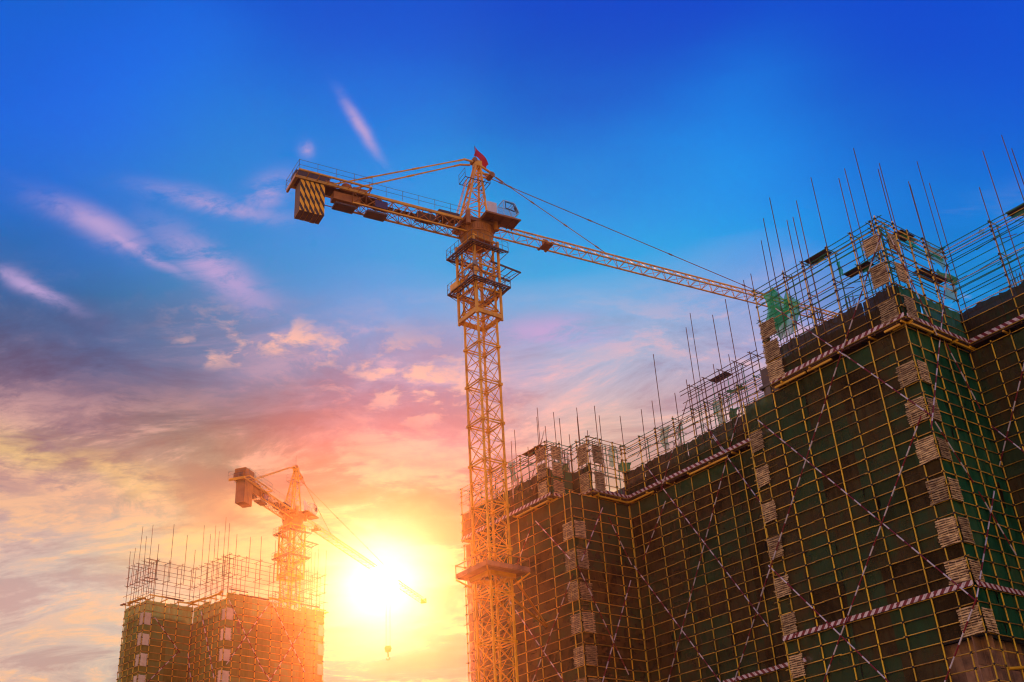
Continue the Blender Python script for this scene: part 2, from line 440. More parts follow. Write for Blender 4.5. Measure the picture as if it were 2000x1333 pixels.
def hazard_mat():
    m, nt, b = new_mat('hazard_block_paint')
    N, L = nt.nodes, nt.links
    t = N.new('ShaderNodeTexCoord'); s = N.new('ShaderNodeSeparateXYZ'); L.new(t.outputs['Object'], s.inputs[0])
    a = N.new('ShaderNodeMath'); a.operation = 'MULTIPLY_ADD'; a.inputs[1].default_value = 1.9
    L.new(s.outputs[0], a.inputs[0]); L.new(s.outputs[2], a.inputs[2])
    d = N.new('ShaderNodeMath'); d.operation = 'DIVIDE'; d.inputs[1].default_value = 1.15; L.new(a.outputs[0], d.inputs[0])
    f = N.new('ShaderNodeMath'); f.operation = 'FRACT'; L.new(d.outputs[0], f.inputs[0])
    g = N.new('ShaderNodeMath'); g.operation = 'GREATER_THAN'; g.inputs[1].default_value = .52; L.new(f.outputs[0], g.inputs[0])
    no = N.new('ShaderNodeTexNoise'); no.inputs['Scale'].default_value = 2.2; no.inputs['Detail'].default_value = 7
    L.new(t.outputs['Object'], no.inputs['Vector'])
    mx = N.new('ShaderNodeMix'); mx.data_type = 'RGBA'; mx.inputs[6].default_value = (0.95, 0.50, 0.02, 1); mx.inputs[7].default_value = (0.022, 0.018, 0.016, 1)
    L.new(g.outputs[0], mx.inputs[0])
    m2 = N.new('ShaderNodeMix'); m2.data_type = 'RGBA'; m2.inputs[7].default_value = (0.14, 0.07, 0.03, 1)
    mr = N.new('ShaderNodeMapRange'); mr.inputs[1].default_value = .56; mr.inputs[2].default_value = .76; mr.inputs[4].default_value = .5
    L.new(no.outputs[0], mr.inputs[0]); L.new(mr.outputs[0], m2.inputs[0]); L.new(mx.outputs[2], m2.inputs[6])
    L.new(m2.outputs[2], b.inputs['Base Color']); b.inputs['Roughness'].default_value = .7
    return m


M['hazard'] = hazard_mat()
M['dirty'] = paint('dirty_cast_concrete', (0.17, 0.12, 0.085), (0.08, 0.05, 0.035), rough=.9)
gm, gnt, gb = new_mat('cab_glass')
gb.inputs['Base Color'].default_value = (.30, .48, .62, 1); gb.inputs['Roughness'].default_value = .08
tpg = gnt.nodes.new('ShaderNodeBsdfTransparent'); tpg.inputs[0].default_value = (.85, .93, .97, 1)
mxg = gnt.nodes.new('ShaderNodeMixShader'); mxg.inputs[0].default_value = .72
gnt.links.new(gb.outputs[0], mxg.inputs[1]); gnt.links.new(tpg.outputs[0], mxg.inputs[2]); gnt.links.new(mxg.outputs[0], gnt.nodes['Material Output'].inputs[0])
M['glass'] = gm

# ------------------------------------------------------------------ object helpers
def link(name, mesh, parent=None, base=None):
    o = bpy.data.objects.new(name, mesh)
    col.objects.link(o)
    if parent is not None: o.parent = parent
    return o


def empty(name, loc, label, cat, group=None):
    o = bpy.data.objects.new(name, None); col.objects.link(o)
    o.location = loc; o.empty_display_size = .3
    o['label'] = label; o['category'] = cat
    if group: o['group'] = group
    return o


def base_of(parent):
    """world position of a parent (none of the parents is turned or scaled)"""
    p = Vector((0, 0, 0))
    while parent is not None:
        p += parent.location; parent = parent.parent
    return p


_unit = {}


def unit_tube(r, mat, sides=6):
    k = (round(r, 4), mat, sides)
    if k not in _unit:
        bm = bmesh.new()
        bmesh.ops.create_cone(bm, cap_ends=True, segments=sides, radius1=r, radius2=r, depth=1.0)
        me = bpy.data.meshes.new('tube'); bm.to_mesh(me); bm.free()
        for p in me.polygons: p.use_smooth = len(p.vertices) == 4
        me.materials.append(M[mat]); _unit[k] = me
    return _unit[k]


def tube(name, p, q, r, mat, parent, sides=6):
    """one straight pipe as an object of its own, mesh data shared, origin at its middle"""
    p, q = Vector(p), Vector(q); d = q - p
    o = link(name, unit_tube(r, mat, sides), parent)
    o.location = (p + q) / 2 - base_of(parent)
    o.rotation_mode = 'QUATERNION'; o.rotation_quaternion = d.to_track_quat('Z', 'Y')
    o.scale = (1, 1, d.length)
    return o


class MB:
    """collects boxes, pipes and sheets in world space; build() links them as one mesh object"""
    def __init__(s): s.v, s.f, s.m = [], [], []

    def box8(s, c, mi=0):
        n = len(s.v); s.v += [Vector(p) for p in c]
        for f in ((0, 3, 2, 1), (4, 5, 6, 7), (0, 1, 5, 4), (1, 2, 6, 5), (2, 3, 7, 6), (3, 0, 4, 7)):
            s.f.append(tuple(n + i for i in f)); s.m.append(mi)

    def box(s, c, ex, ey, ez, hx, hy, hz, mi=0):
        c = Vector(c)
        s.box8([c + ex * (sx * hx) + ey * (sy * hy) + ez * (sz * hz) for sz in (-1, 1) for sx, sy in ((-1, -1), (1, -1), (1, 1), (-1, 1))], mi)

    def bar(s, p, q, w, h=None, mi=0, upv=None):
        p, q = Vector(p), Vector(q); d = (q - p); L = d.length
        if L < 1e-5: return
        d /= L; u = Vector(upv) if upv else Vector((0, 0, 1))
        if abs(d.dot(u)) > .97: u = Vector((1, 0, 0))
        x = d.cross(u).normalized(); y = x.cross(d).normalized()
        s.box((p + q) / 2, x, d, y, w / 2, L / 2, (h or w) / 2, mi)

    def pipe(s, p, q, r, n=6, mi=0, r2=None):
        p, q = Vector(p), Vector(q); d = (q - p)
        if d.length < 1e-5: return
        d.normalize(); u = Vector((0, 0, 1)) if abs(d.z) < .95 else Vector((1, 0, 0))
        x = d.cross(u).normalized(); y = d.cross(x); k = len(s.v); r2 = r if r2 is None else r2
        for c, rr in ((p, r), (q, r2)):
            for i in range(n):
                a = 2 * math.pi * i / n; s.v.append(c + (x * math.cos(a) + y * math.sin(a)) * rr)
        for i in range(n):
            j = (i + 1) % n; s.f.append((k + i, k + j, k + n + j, k + n + i)); s.m.append(mi)
        s.f.append(tuple(k + i for i in range(n))[::-1]); s.m.append(mi)
        s.f.append(tuple(k + n + i for i in range(n))); s.m.append(mi)

    def grid(s, fn, nu, nv, mi=0):
        k = len(s.v)
        for j in range(nv + 1):
            for i in range(nu + 1): s.v.append(Vector(fn(i / nu, j / nv)))
        for j in range(nv):
            for i in range(nu):
                a = k + j * (nu + 1) + i; s.f.append((a, a + 1, a + nu + 2, a + nu + 1)); s.m.append(mi)

    def build(s, name, mats, parent=None, smooth=False, origin=None):
        me = bpy.data.meshes.new(name)
        o0 = Vector(origin) if origin is not None else (base_of(parent) if parent is not None else Vector((0, 0, 0)))
        me.from_pydata([v - o0 for v in s.v], [], s.f)
        for m in (mats if isinstance(mats, (list, tuple)) else [mats]): me.materials.append(M[m])
        me.polygons.foreach_set('material_index', s.m)
        if smooth: me.polygons.foreach_set('use_smooth', [True] * len(s.f))
        me.update()
        o = link(name, me, parent)
        if origin is not None: o.location = o0 - (base_of(parent) if parent is not None else Vector((0, 0, 0)))
        return o


def stuff(o): o['kind'] = 'stuff'; return o


def structure(o): o['kind'] = 'structure'; return o


# ------------------------------------------------------------------ plan of the main building
AZ1 = math.radians(-38.6)
D1 = Vector((math.sin(AZ1), math.cos(AZ1), 0)); D2 = Vector((math.cos(AZ1), -math.sin(AZ1), 0))
UPV = Vector((0, 0, 1))


def polar(az, r, z=0.0): a = math.radians(az); return Vector((r * math.sin(a), r * math.cos(a), z))


class Face:
    """a vertical wall plane: start point, unit direction along it, outward normal, length"""
    def __init__(s, p, d, n, length): s.p, s.d, s.n, s.L = p.copy(), d.copy(), n.copy(), length

    def pt(s, t, z, off=0.0): return Vector((s.p.x + s.d.x * t + s.n.x * off, s.p.y + s.d.y * t + s.n.y * off, z))

    def hit(s, x, y, off=0.0):
        """where a surveyed sight line meets this wall plane: (distance along, height)"""
        r = ray(x, y); o = s.p + s.n * off
        k = (o - CAM).dot(s.n) / r.dot(s.n); w = CAM + r * k
        return (w - s.p).dot(s.d), w.z


P3 = polar(22.03, 78.0); P4 = P3 + D2 * 8.34
P1 = polar(2.68, 102.5); P2 = P1 + D2 * 7.76
T1 = Face(P3, D1, -D2, 16.15)
T2 = Face(P3, D2, -D1, 8.34)
W1 = Face(P4, -D1, -D2, 15.0)
L1 = Face(P1, D1, -D2, 18.4)
L2 = Face(P1, D2, -D1, 7.76)
L3 = Face(P2, -D1, -D2, 22.0)
GZ = 1.6
DECK = 39.35 + GZ; WALLTOP = 42.35 + GZ; TOP_L = 45.3 + GZ; TOP_T = 48.4 + GZ; BAND = 19.15 + GZ
PITCHZ = 3.03


# ------------------------------------------------------------------ scaffold building blocks
def noise1(a, b=0.0): return math.sin(a * 12.9898 + b * 78.233) * 0.5 + math.sin(a * 3.7 + b * 1.9) * .5


def ledgers(root, face, zs, t0, t1, off, r, mat, name='ledger', seg=6.0, over=.25):
    for z in zs:
        t = t0 - R.uniform(0, over); zz = z + R.uniform(-.05, .05)
        while t < t1 - .3:
            L = min(seg + R.uniform(-.6, .6), t1 + R.uniform(0, over) - t)
            if t1 - (t + L) < 1.2: L = t1 + R.uniform(0, over) - t
            tube(name, face.pt(t, zz + R.uniform(-.03, .03), off), face.pt(t + L + .12, zz + R.uniform(-.04, .04), off + R.uniform(-.01, .03)), r * R.uniform(.9, 1.1), mat, root)
            t += L


def posts(root, face, ts, zlo, zhi, off, r, mat, name='upright', jit=.25):
    for t in ts:
        h = R.uniform(-.02, .3) if jit else 0
        tube(name, face.pt(t + R.uniform(-.03, .03), zlo, off), face.pt(t + R.uniform(-.05, .05), zhi + h, off + R.uniform(-.03, .03)), r, mat, root)


def clamps(root, face, ts, zs, off, size=.075):
    b = MB()
    for t in ts:
        for z in zs:
            b.box(face.pt(t, z, off), face.d, face.n, UPV, size, size * 1.1, size)
    stuff(b.build('pipe_couplers', 'clamp', root))


def net(root, face, t0, t1, z0, z1, off, mat, sag=.10, name='netting_sheet', ragged=0.0, nu=8, nv=5, belly=None):
    b = MB(); k = R.uniform(0, 99); bel = R.uniform(-.4, 1.0) * sag if belly is None else belly
    gap0 = R.uniform(-.03, .06); gap1 = R.uniform(-.03, .06)

    def fn(u, v):
        w = math.sin(math.pi * u) * math.sin(math.pi * min(1, v * 1.02))
        o = off + bel * w + .06 * math.sin(u * 19 + k) * (0.4 + v * .6) + .05 * math.sin(v * 9 + u * 7 + k * 2)
        zz = z0 + (z1 - z0) * v
        if v == 0: zz += gap0 * math.sin(u * 5 + k) - ragged * abs(math.sin(u * 7 + k))
        if v == 1: zz += gap1 * math.sin(u * 6 + k) - ragged * abs(math.sin(u * 11 + k)) * .8
        return face.pt(t0 + (t1 - t0) * u, zz, o)
    torn = ragged == 0 and R.random() < .07 and t1 - t0 > 2
    if torn: nu, nv = 22, 12
    b.grid(fn, nu, nv)
    if torn:
        cu = R.uniform(.2, .8); wv = R.uniform(.25, .42); bend = R.uniform(-.12, .12); keep = []
        for i, f in enumerate(b.f):
            u = ((i % nu) + .5) / nu; v = ((i // nu) + .5) / nv
            q = (v - .5) / wv
            if abs(q) < 1 and abs(u - cu - bend * q * q) < .055 * math.sqrt(1 - q * q): continue
            keep.append(f)
        b.f = keep; b.m = [0] * len(keep)
    return b.build(name, mat, root, smooth=True)


def bamboo_mat(root, face, t0, t1, z0, z1, off, name='bamboo_mat', n=None, mat='bamboo'):
    """a mat of split bamboo: many horizontal slats with frayed ends, tied to the corner posts"""
    z1 += R.uniform(-.22, .06); t1 += R.uniform(-.08, .10) * (1 if t1 > t0 else -1); skew = R.uniform(-.05, .05)
    b = MB(); n = n or int((z1 - z0) / .15)
    for i in range(n):
        z = z0 + (z1 - z0) * (i + .5) / n + R.uniform(-.012, .012)
        a = t0 - R.uniform(0, .13); c = t1 + R.uniform(0, .13); bow = R.uniform(-.02, .02); tl = skew + R.uniform(-.03, .03)
        h = R.uniform(.040, .058); pr = None
        for s in range(4):
            u = s / 3; o = off + bow * math.sin(math.pi * u) + R.uniform(-.012, .02)
            p = face.pt(a + (c - a) * u, z + tl * (u - .5) + .02 * math.sin(u * 5 + i), o)
            if pr is not None: b.bar(pr, p, .02, h * 2, 0)
            pr = p
    for u in (.12, .5, .88):
        t = t0 + (t1 - t0) * u
        b.bar(face.pt(t, z0, off - .03), face.pt(t, z1, off - .03), .05, .03)
    b.box(face.pt((t0 + t1) / 2, (z0 + z1) / 2, off - .05), face.d, face.n, UPV, (t1 - t0) / 2 - .03, .008, (z1 - z0) / 2 - .03, 1)
    return b.build(name, [mat, 'plank' if mat == 'bamboo' else mat], root)


def brace(root, face, a, b_, off, r=.05, first=0, name='striped_brace', pxs=True):
    """long diagonal pipe painted in red and white bands"""
    if pxs: (ta, za), (tb, zb) = face.hit(*a, off), face.hit(*b_, off)
    else: (ta, za), (tb, zb) = a, b_
    p, q = face.pt(ta, za, off), face.pt(tb, zb, off)
    L = (q - p).length; n = max(2, int(L / .75)); m = MB()
    for i in range(n):
        m.pipe(p.lerp(q, i / n), p.lerp(q, (i + 1) / n), r, 6, (i + first) % 2)
    return m.build(name, ['white', 'red'], root)


def toe_board(root, face, t0, t1, z, off, h=.17, name='toe_board'):
    """striped safety board standing on the edge of a platform; its own x runs along it"""
    t = t0
    while t < t1 - .05:
        L = min(3.0, t1 - t)
        if t1 - t - L < .6: L = t1 - t
        c = face.pt(t + L / 2, z + R.uniform(-.015, .015), off + R.uniform(-.015, .015))
        me = bpy.data.meshes.new('toe_board'); bm = bmesh.new(); bmesh.ops.create_cube(bm, size=1)
        for v in bm.verts: v.co = Vector((v.co.x * (L - .03), v.co.y * .03, v.co.z * 2 * h))
        bm.to_mesh(me); bm.free(); me.materials.append(M['toe'])
        o = link(name, me, root); o.location = c - base_of(root)
        o.rotation_euler = (R.uniform(-.04, .04), 0, math.atan2(face.d.y, face.d.x))
        t += L


def planks(root, face, t0, t1, z, o0, o1, mat='plank', name='plank', n=4, th=.05):
    """platform boards lying along the wall"""
    t = t0
    while t < t1 - .1:
        L = min(4.0, t1 - t)
        if t1 - t - L < 1.0: L = t1 - t
        for i in range(n):
            w = (o1 - o0) / n; o = o0 + w * (i + .5)
            b = MB(); b.box(face.pt(t + L / 2, z + R.uniform(-.02, .02), o), face.d, face.n, UPV, L / 2 - .02, w / 2 - .015, th / 2)
            b.build(name, mat, root)
        t += L


def frange(a, b, s):
    out = []
    while a <= b + 1e-6: out.append(a); a += s
    return out


# lower scaffold ledger heights: three to a storey, measured down from the deck
LOW_Z = [DECK - .55, DECK - 2.0, DECK - 3.0, DECK - 4.05, DECK - 5.1]
b0 = DECK - 5.1
while LOW_Z[-1] > 10: LOW_Z += [LOW_Z[-1] - PITCHZ / 3]
MAT_Z = [DECK - 5.1 - PITCHZ * k for k in range(10)]           # undersides of the corner mats
SCAF_LO = 9.0
NETB = [DECK - .5] + [DECK - 2.0 - PITCHZ * k for k in range(11)]


def low_nets(root, face, t_edges, mat, off=-.10, zs=NETB):
    for i in range(len(zs) - 1):
        for a, c in zip(t_edges[:-1], t_edges[1:]):
            m = mat
            if mat == 'net_dusty' and (R.random() < .10 or (i == 0 and zs is NETB and face is not W1)): m = 'net_olive'
            net(root, face, a, c, zs[i + 1], zs[i], off, m)


# ================================================================== SETTING
gb_ = MB(); gb_.grid(lambda u, v: (-149 + 298 * u, -34 + 303 * v, 0), 8, 8)
structure(gb_.build('ground', 'earth'))

# concrete frame of the main building, set back behind its scaffold
bld = empty('unfinished_tower_block', (P3 + D1 * 20 + D2 * 12), 'unfinished concrete tower block standing behind brown and green netting', 'building')


def ab(a, b, z): return Vector((P3.x + D1.x * a + D2.x * b, P3.y + D1.y * a + D2.y * b, z))


blocks = [(-14, 57, 9.3, 22, 43.6), (1.25, 14.8, 1.25, 9.29, 43.6), (43.0, 56.4, .9, 9.28, 43.6), (40.2, 42.99, .9, 9.28, 40.6)]
wm = MB()
for a0, a1, c0, c1, hh_ in blocks:
    wm.box(ab((a0 + a1) / 2, (c0 + c1) / 2, hh_ / 2), D1, D2, UPV, (a1 - a0) / 2, (c1 - c0) / 2, hh_ / 2)
wm.build('core_walls', 'concrete', bld)
for k in range(14):
    z = 3.0 * k + 2.9; s = MB()
    if z > 43: break
    for a0, a1, c0, c1, hh_ in blocks:
        if z > hh_: continue
        s.box(ab((a0 + a1) / 2, (c0 + c1) / 2, z), D1, D2, UPV, (a1 - a0) / 2 + .25, (c1 - c0) / 2 + .25, .11)
    s.build('floor_slab', 'slab', bld)
# black plates painted for the shade in window openings, and columns of the frame seen dimly through the nets
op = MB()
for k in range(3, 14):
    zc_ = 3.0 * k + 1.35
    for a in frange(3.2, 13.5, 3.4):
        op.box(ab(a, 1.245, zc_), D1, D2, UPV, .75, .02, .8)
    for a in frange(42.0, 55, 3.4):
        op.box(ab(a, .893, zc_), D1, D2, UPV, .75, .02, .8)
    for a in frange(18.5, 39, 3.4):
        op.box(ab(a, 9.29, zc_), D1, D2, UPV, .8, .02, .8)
stuff(op.build('dark_opening_plates', 'rubber', bld))
for k in range(3, 14):
    zc_ = 3.0 * k + 1.4
    for a in (1.9, 5.0, 8.4, 11.8, 14.2):
        c = MB(); c.box(ab(a, 1.2, zc_), D1, D2, UPV, .25, .12, 1.38); c.build('column', 'slab', bld)
# starter bars of the next columns on the roof
roofz = 43.6
for (a, c) in [(2.0, 2.0), (5.2, 2.0), (8.6, 2.0), (12.0, 2.2), (14.0, 2.2), (3, 6), (8, 6), (13, 6), (2, 11), (8, 12), (14, 12), (-4, 11), (-9, 11), (-12, 10.6),
               (20, 11), (23, 11), (26, 10.6), (30, 11), (34, 10.8), (38, 10.8), (42, 2.3), (46, 2.3), (50, 2.3), (54, 2.3), (42, 7), (48, 7), (53, 7)]:
    s = MB(); hh = R.uniform(2.2, 3.6)
    for i in range(9):
        x = a + (i % 3 - 1) * .32 + R.uniform(-.06, .06); y = c + (i // 3 - 1) * .32 + R.uniform(-.06, .06)
        s.pipe(ab(x, y, roofz), ab(x + R.uniform(-.1, .1), y + R.uniform(-.1, .1), roofz + hh * R.uniform(.8, 1.05)), .025, 4)
    stuff(s.build('starter_bars', 'rust', bld))

# ================================================================== CORNER TOWER SCAFFOLD
def px_ts(face, pts, off=0.0): return [face.hit(x, y, off)[0] for x, y in pts]


root = empty('scaffold', P3 + UPV * 0, 'yellow pipe scaffold round the nearest corner below the striped deck, red and white X braces', 'scaffold', 'scaffold bays on the main building')
t1p = [0.0] + px_ts(T1, [(1865, 1146), (1814, 1146), (1749, 1146), (1692.5, 1146), (1638, 1146), (1583, 1146), (1539.5, 1146)]) + [16.1]
t2p = [0.0] + px_ts(T2, [(1923, 1146)]) + [3.1, 4.8, 6.5, 8.25]
posts(root, T1, t1p, 0, DECK - .45, .05, .056, 'post')
posts(root, T2, t2p[1:], 0, DECK - .45, .05, .056, 'post')
zl = [z for z in LOW_Z if z > 9]
ledgers(root, T1, zl, 0, 16.15, .0, .042, 'ledger')
ledgers(root, T2, zl, 0, 8.3, .0, .042, 'ledger')
clamps(root, T1, t1p, zl, .02); clamps(root, T2, t2p[1:], zl, .02)
low_nets(root, T1, [3.4, 6.7, 10, 13.2, 16.1], 'net_dusty')
low_nets(root, T1, [.05, 3.4], 'net_dusty', zs=[z for z in NETB if z > MAT_Z[6] - .2])
low_nets(root, T2, [.05, 2.8, 5.5, 8.3], 'net_green', zs=[z for z in NETB if z > MAT_Z[6] - .6])
for k in range(1, 7):
    z = MAT_Z[k]
    if abs(z - BAND) < .3: z += .25
    bamboo_mat(root, T1, .06, 1.42, z, z + 1.85, .13)
    bamboo_mat(root, T2, .10, 1.18, z, z + 1.8, .13)
bamboo_mat(root, T1, .06, 1.42, MAT_Z[0], MAT_Z[0] + 1.9, .13); bamboo_mat(root, T2, .10, 1.18, MAT_Z[0], MAT_Z[0] + 1.9, .13)
for k in range(0, 8):
    z = MAT_Z[k] + .25
    bamboo_mat(root, T1, 14.75, 16.0, z, z + 1.75, .13)
toe_board(root, T1, -.1, 16.2, BAND + .17, .15); toe_board(root, T2, .2, 8.2, BAND + .17, .15)
for a, c in [((1515, 603), (1820, 813)), ((1672, 600), (1483, 1175)), ((1480, 821), (1908, 1175)), ((1799, 813), (1611, 1326)),
             ((1501, 1105), (1737, 1333)), ((1908, 1167), (1830, 1365))]:
    pass
BR = .052
for i, (a, c) in enumerate([((1648, 692), (1820, 813)), ((1640, 700), (1486, 1165)), ((1480, 821), (1908, 1175)), ((1799, 813), (1600, 1356)),
                            ((1501, 1105), (1760, 1356)), ((1908, 1167), (1838, 1352))]):
    brace(root, T1, a, c, .17 + .11 * (i % 2), BR, i)
for i, (a, c) in enumerate([((1838, 640), (1819, 838)), ((1848, 672), (1915, 800)), ((1826, 824), (1901, 943)), ((1911, 960), (1985, 1085)), ((1942, 960), (1908, 1167))]):
    brace(root, T2, a, c, .17 + .11 * (i % 2), BR, i)
# formwork of the storey below the nets
for i in range(6):
    for j in range(3):
        b = MB(); b.box(T1.pt(.5 + i * .62, MAT_Z[6] - .9 - j * 1.9, -1.0 + R.uniform(-.02, .02)), T1.d, T1.n, UPV, .30, .03, .92); b.build('formwork_panel', 'ply', root)
        b = MB(); b.box(T2.pt(-.1 + i * .95 + .5, MAT_Z[6] - .9 - j * 1.9, -1.0 + R.uniform(-.02, .02)), T2.d, T2.n, UPV, .46, .03, .92); b.build('formwork_panel', 'ply', root)
tube('outrigger_beam', T2.pt(1.4, MAT_Z[6] - 2.2, .1), T2.pt(6.5, MAT_Z[6] - 1.6, .3), .11, 'beam', root)


def upper(root, runs, ztop, dz_list, walltop=WALLTOP, off=.30):
    """open scaffold standing on the deck: outer and inner rows, transoms, boards, nets round its foot"""
    for face, t0, t1, ts, netm in runs:
        posts(root, face, ts, DECK - .25, ztop, off, .055, 'post')
        posts(root, face, [t for t in ts if t0 + .3 < t < t1 - .2], DECK + .3, ztop, off - 1.15, .05, 'green_pipe', name='inner_upright')
        for z in dz_list:
            ledgers(root, face, [z], t0, t1, off - .05, .040, 'green_pipe' if R.random() < .6 and z > walltop else 'ledger')
        inner = [z for z in dz_list if z > walltop - .5]
        ledgers(root, face, inner, t0, t1, off - 1.10, .038, 'green_pipe', name='inner_ledger')
        for k in range(int((t1 - t0) * 1.5)):
            a_ = R.uniform(t0, t1 - 1); z_ = R.uniform(walltop, ztop - .3); w_ = R.uniform(.8, 3.0)
            tube('loose_pipe', face.pt(a_, z_, off - R.uniform(.2, 1.1)), face.pt(min(t1 + .3, a_ + w_), z_ + R.choice((-.05, .05, .1, .8, -.8)), off - R.uniform(.2, 1.1)), .032, R.choice(('green_pipe', 'rust', 'green_pipe')), root)
        clamps(root, face, ts, dz_list, off)
        for z in (ztop - .05, ztop - 3.05):
            for t in ts:
                if z > walltop - .2:
                    tube('transom', face.pt(t + .06, z + .06, off + R.uniform(.05, .3)), face.pt(t + .06, z + .06, off - 1.15 - R.uniform(.1, .5)), .042, 'green_pipe', root)
        z = walltop
        n = max(1, round((t1 - t0) / 3.2))
        for i in range(n):
            net(root, face, t0 + (t1 - t0) * i / n, t0 + (t1 - t0) * (i + 1) / n, DECK + .1, walltop, off - .14, {'net_dusty': 'net_top', 'net_green': 'net_topgreen'}[netm], ragged=.12, nu=12)


def deck(root, face, t0, t1, beam=None, off=.30):
    planks(root, face, t0, t1, DECK - .12, -.9, off + .12, n=3)
    toe_board(root, face, t0, t1, DECK + .18, off + .10, h=.16)
    tube('edge_pipe', face.pt(t0, DECK - .05, off + .14), face.pt(t1, DECK - .05, off + .14), .042, 'ledger', root)
    tube('edge_pipe', face.pt(t0, DECK - .20, off + .05), face.pt(t1, DECK - .22, off + .05), .04, 'rust', root)
    for (a, c) in (beam or []):
        b = MB(); b.bar(face.pt(a, DECK - .42, off + .02), face.pt(c, DECK - .42, off + .02), .16, .17); b.build('edge_beam', 'beam', root)
    t = t0 + .3
    while t < t1:
        b = MB(); b.bar(face.pt(t, DECK - .30, -1.2), face.pt(t, DECK - .30, off + .25), .12, .16); b.build('outrigger_beam', 'beam', root)
        t += 2.9


UP_T = [TOP_T, TOP_T - .42, TOP_T - .85, TOP_T - 1.65, TOP_T - 3.05, TOP_T - 3.5, TOP_T - 4.1, TOP_T - 5.0, WALLTOP, DECK + 2.05, DECK + 1.05, DECK + .05]
root = empty('scaffold', P3 + D1 * .01, 'tall open scaffold above the striped deck at the nearest corner, with the longest poles', 'scaffold', 'scaffold bays on the main building')
ut1 = [t for t in [0.05] + px_ts(T1, [(1700.7, 438.7), (1661.7, 463.5), (1614.5, 490.5), (1567, 518), (1530.5, 540)], .3) + [12.7]]
ut2 = px_ts(T2, [(1742, 432), (1771, 450), (1801, 466)], .3) + [8.2]
upper(root, [(T1, -.3, 12.75, ut1, 'net_dusty'), (T2, -.3, 8.3, ut2, 'net_green')], TOP_T, UP_T)
deck(root, T1, -.35, 12.7, [(9.2, 12.4), (6.6, 9.0), (0.2, 1.6)]); deck(root, T2, -.1, 8.2, [(.1, 3.0), (3.3, 5.4), (5.7, 8.4)])
for z in (MAT_Z[0] + 5.1 + .1, DECK + 3.25, DECK + 6.15):
    bamboo_mat(root, T1, .1, 1.5, z, z + (1.9 if z < DECK + 5 else 1.7), .42)
    bamboo_mat(root, T2, .1, 1.2, z, z + (1.9 if z < DECK + 5 else 1.7), .42)
for z in (DECK + .15, DECK + 2.0, DECK + 4.1):
    bamboo_mat(root, T1, 11.2, 12.7, z, z + 1.7, .42)
    bamboo_mat(root, T1, 12.2, 12.9, z - .4, z + 1.1, .05)
for i, (a, c) in enumerate([((1515, 603), (1652, 696)), ((1722, 455), (1640, 700))]): brace(root, T1, a, c, .5, .05, i)
for i, (a, c) in enumerate([((1738, 462), (1830, 655)), ((1849, 520), (1838, 645))]): brace(root, T2, a, c, .5, .05, i)


def poles(root, face, items, off, zlo, r=.038, mat='rust'):
    for x, y in items:
        t, z = face.hit(x, y, off)
        tube('tall_pole', face.pt(t + R.uniform(-.02, .02), zlo, off), face.pt(t, z, off + R.uniform(-.1, .1)), r, mat, root)


# tall poles, by where their tips stand against the sky
poles(root, T1, [(1584, 347), (1637, 348), (1667, 290), (1555, 392), (1550, 425), (1504, 387), (1491, 427)], .32, WALLTOP - 1)
poles(root, T1, [(1650, 330), (1536, 430), (1486, 470)], -.85, WALLTOP - 1)
poles(root, T2, [(1716, 320), (1774, 355), (1776, 362), (1790, 316), (1815, 358)], .32, WALLTOP - 1)
poles(root, T2, [(1714, 331)], -.85, WALLTOP - 1)
# hanging scraps of net and boards on the top lifts
def scrap(root, face, pts, off, mat, name='loose_netting', push=.15):
    """torn piece of netting caught on the pipes, from its four surveyed corners"""
    c = [face.hit(x, y, off) for x, y in pts]; b = MB(); k = R.uniform(0, 9)
    def fn(u, v):
        t = (c[0][0] * (1 - u) + c[1][0] * u) * (1 - v) + (c[3][0] * (1 - u) + c[2][0] * u) * v
        z = (c[0][1] * (1 - u) + c[1][1] * u) * (1 - v) + (c[3][1] * (1 - u) + c[2][1] * u) * v
        e = .12 * math.sin(9 * v + k) if u in (0, 1) else 0
        return face.pt(t + e, z + .08 * math.sin(8 * u + k), off + push * math.sin(5 * u + 4 * v + k))
    b.grid(fn, 6, 6); return b.build(name, mat, root, smooth=True)


scrap(root, T1, [(1505, 560), (1540, 590), (1530, 665), (1495, 640)], -.7, 'net_bright')
scrap(root, T1, [(1490, 575), (1512, 560), (1535, 620), (1512, 660)], -.2, 'net_bright')
scrap(root, T1, [(1535, 570), (1562, 590), (1560, 645), (1530, 660)], -1.0, 'net_bright')
scrap(root, T1, [(1633, 505), (1637, 512), (1650, 540), (1642, 535)], -.8, 'net_bright')
scrap(root, T1, [(1585, 505), (1610, 495), (1613, 508), (1592, 518)], -.6, 'net_green')
scrap(root, T1, [(1680, 520), (1698, 517), (1698, 530), (1684, 535)], -.5, 'net_green')
scrap(root, T1, [(1690, 512), (1730, 490), (1732, 496), (1692, 518)], -.3, 'net_teal')
scrap(root, T2, [(1762, 458), (1772, 452), (1790, 470), (1776, 474)], -.1, 'net_green')
scrap(root, T2, [(1755, 460), (1838, 505), (1842, 512), (1758, 470)], -.8, 'net_bright')
scrap(root, T2, [(1805, 472), (1838, 488), (1847, 530), (1815, 505)], -.9, 'net_teal')
scrap(root, T2, [(1832, 525), (1868, 545), (1874, 556), (1834, 548)], -.3, 'net_green')
scrap(root, T2, [(1845, 555), (1868, 562), (1868, 590), (1850, 585)], -1.0, 'net_teal')
for (f, a, c, z, o) in ((T1, 5.1, 7.3, TOP_T, -.7), (T2, 2.9, 4.7, TOP_T, -.7), (T1, 1.7, 4.0, TOP_T - 3.05, -.7), (T2, 4.5, 8.0, TOP_T - 3.05, -.7)):
    for i in range(4):
        b = MB(); b.box(f.pt((a + c) / 2, z + .05 + R.uniform(0, .05), o + i * .24), f.d, f.n, UPV, (c - a) / 2, .10, .025); b.build('plank', 'plank', root)

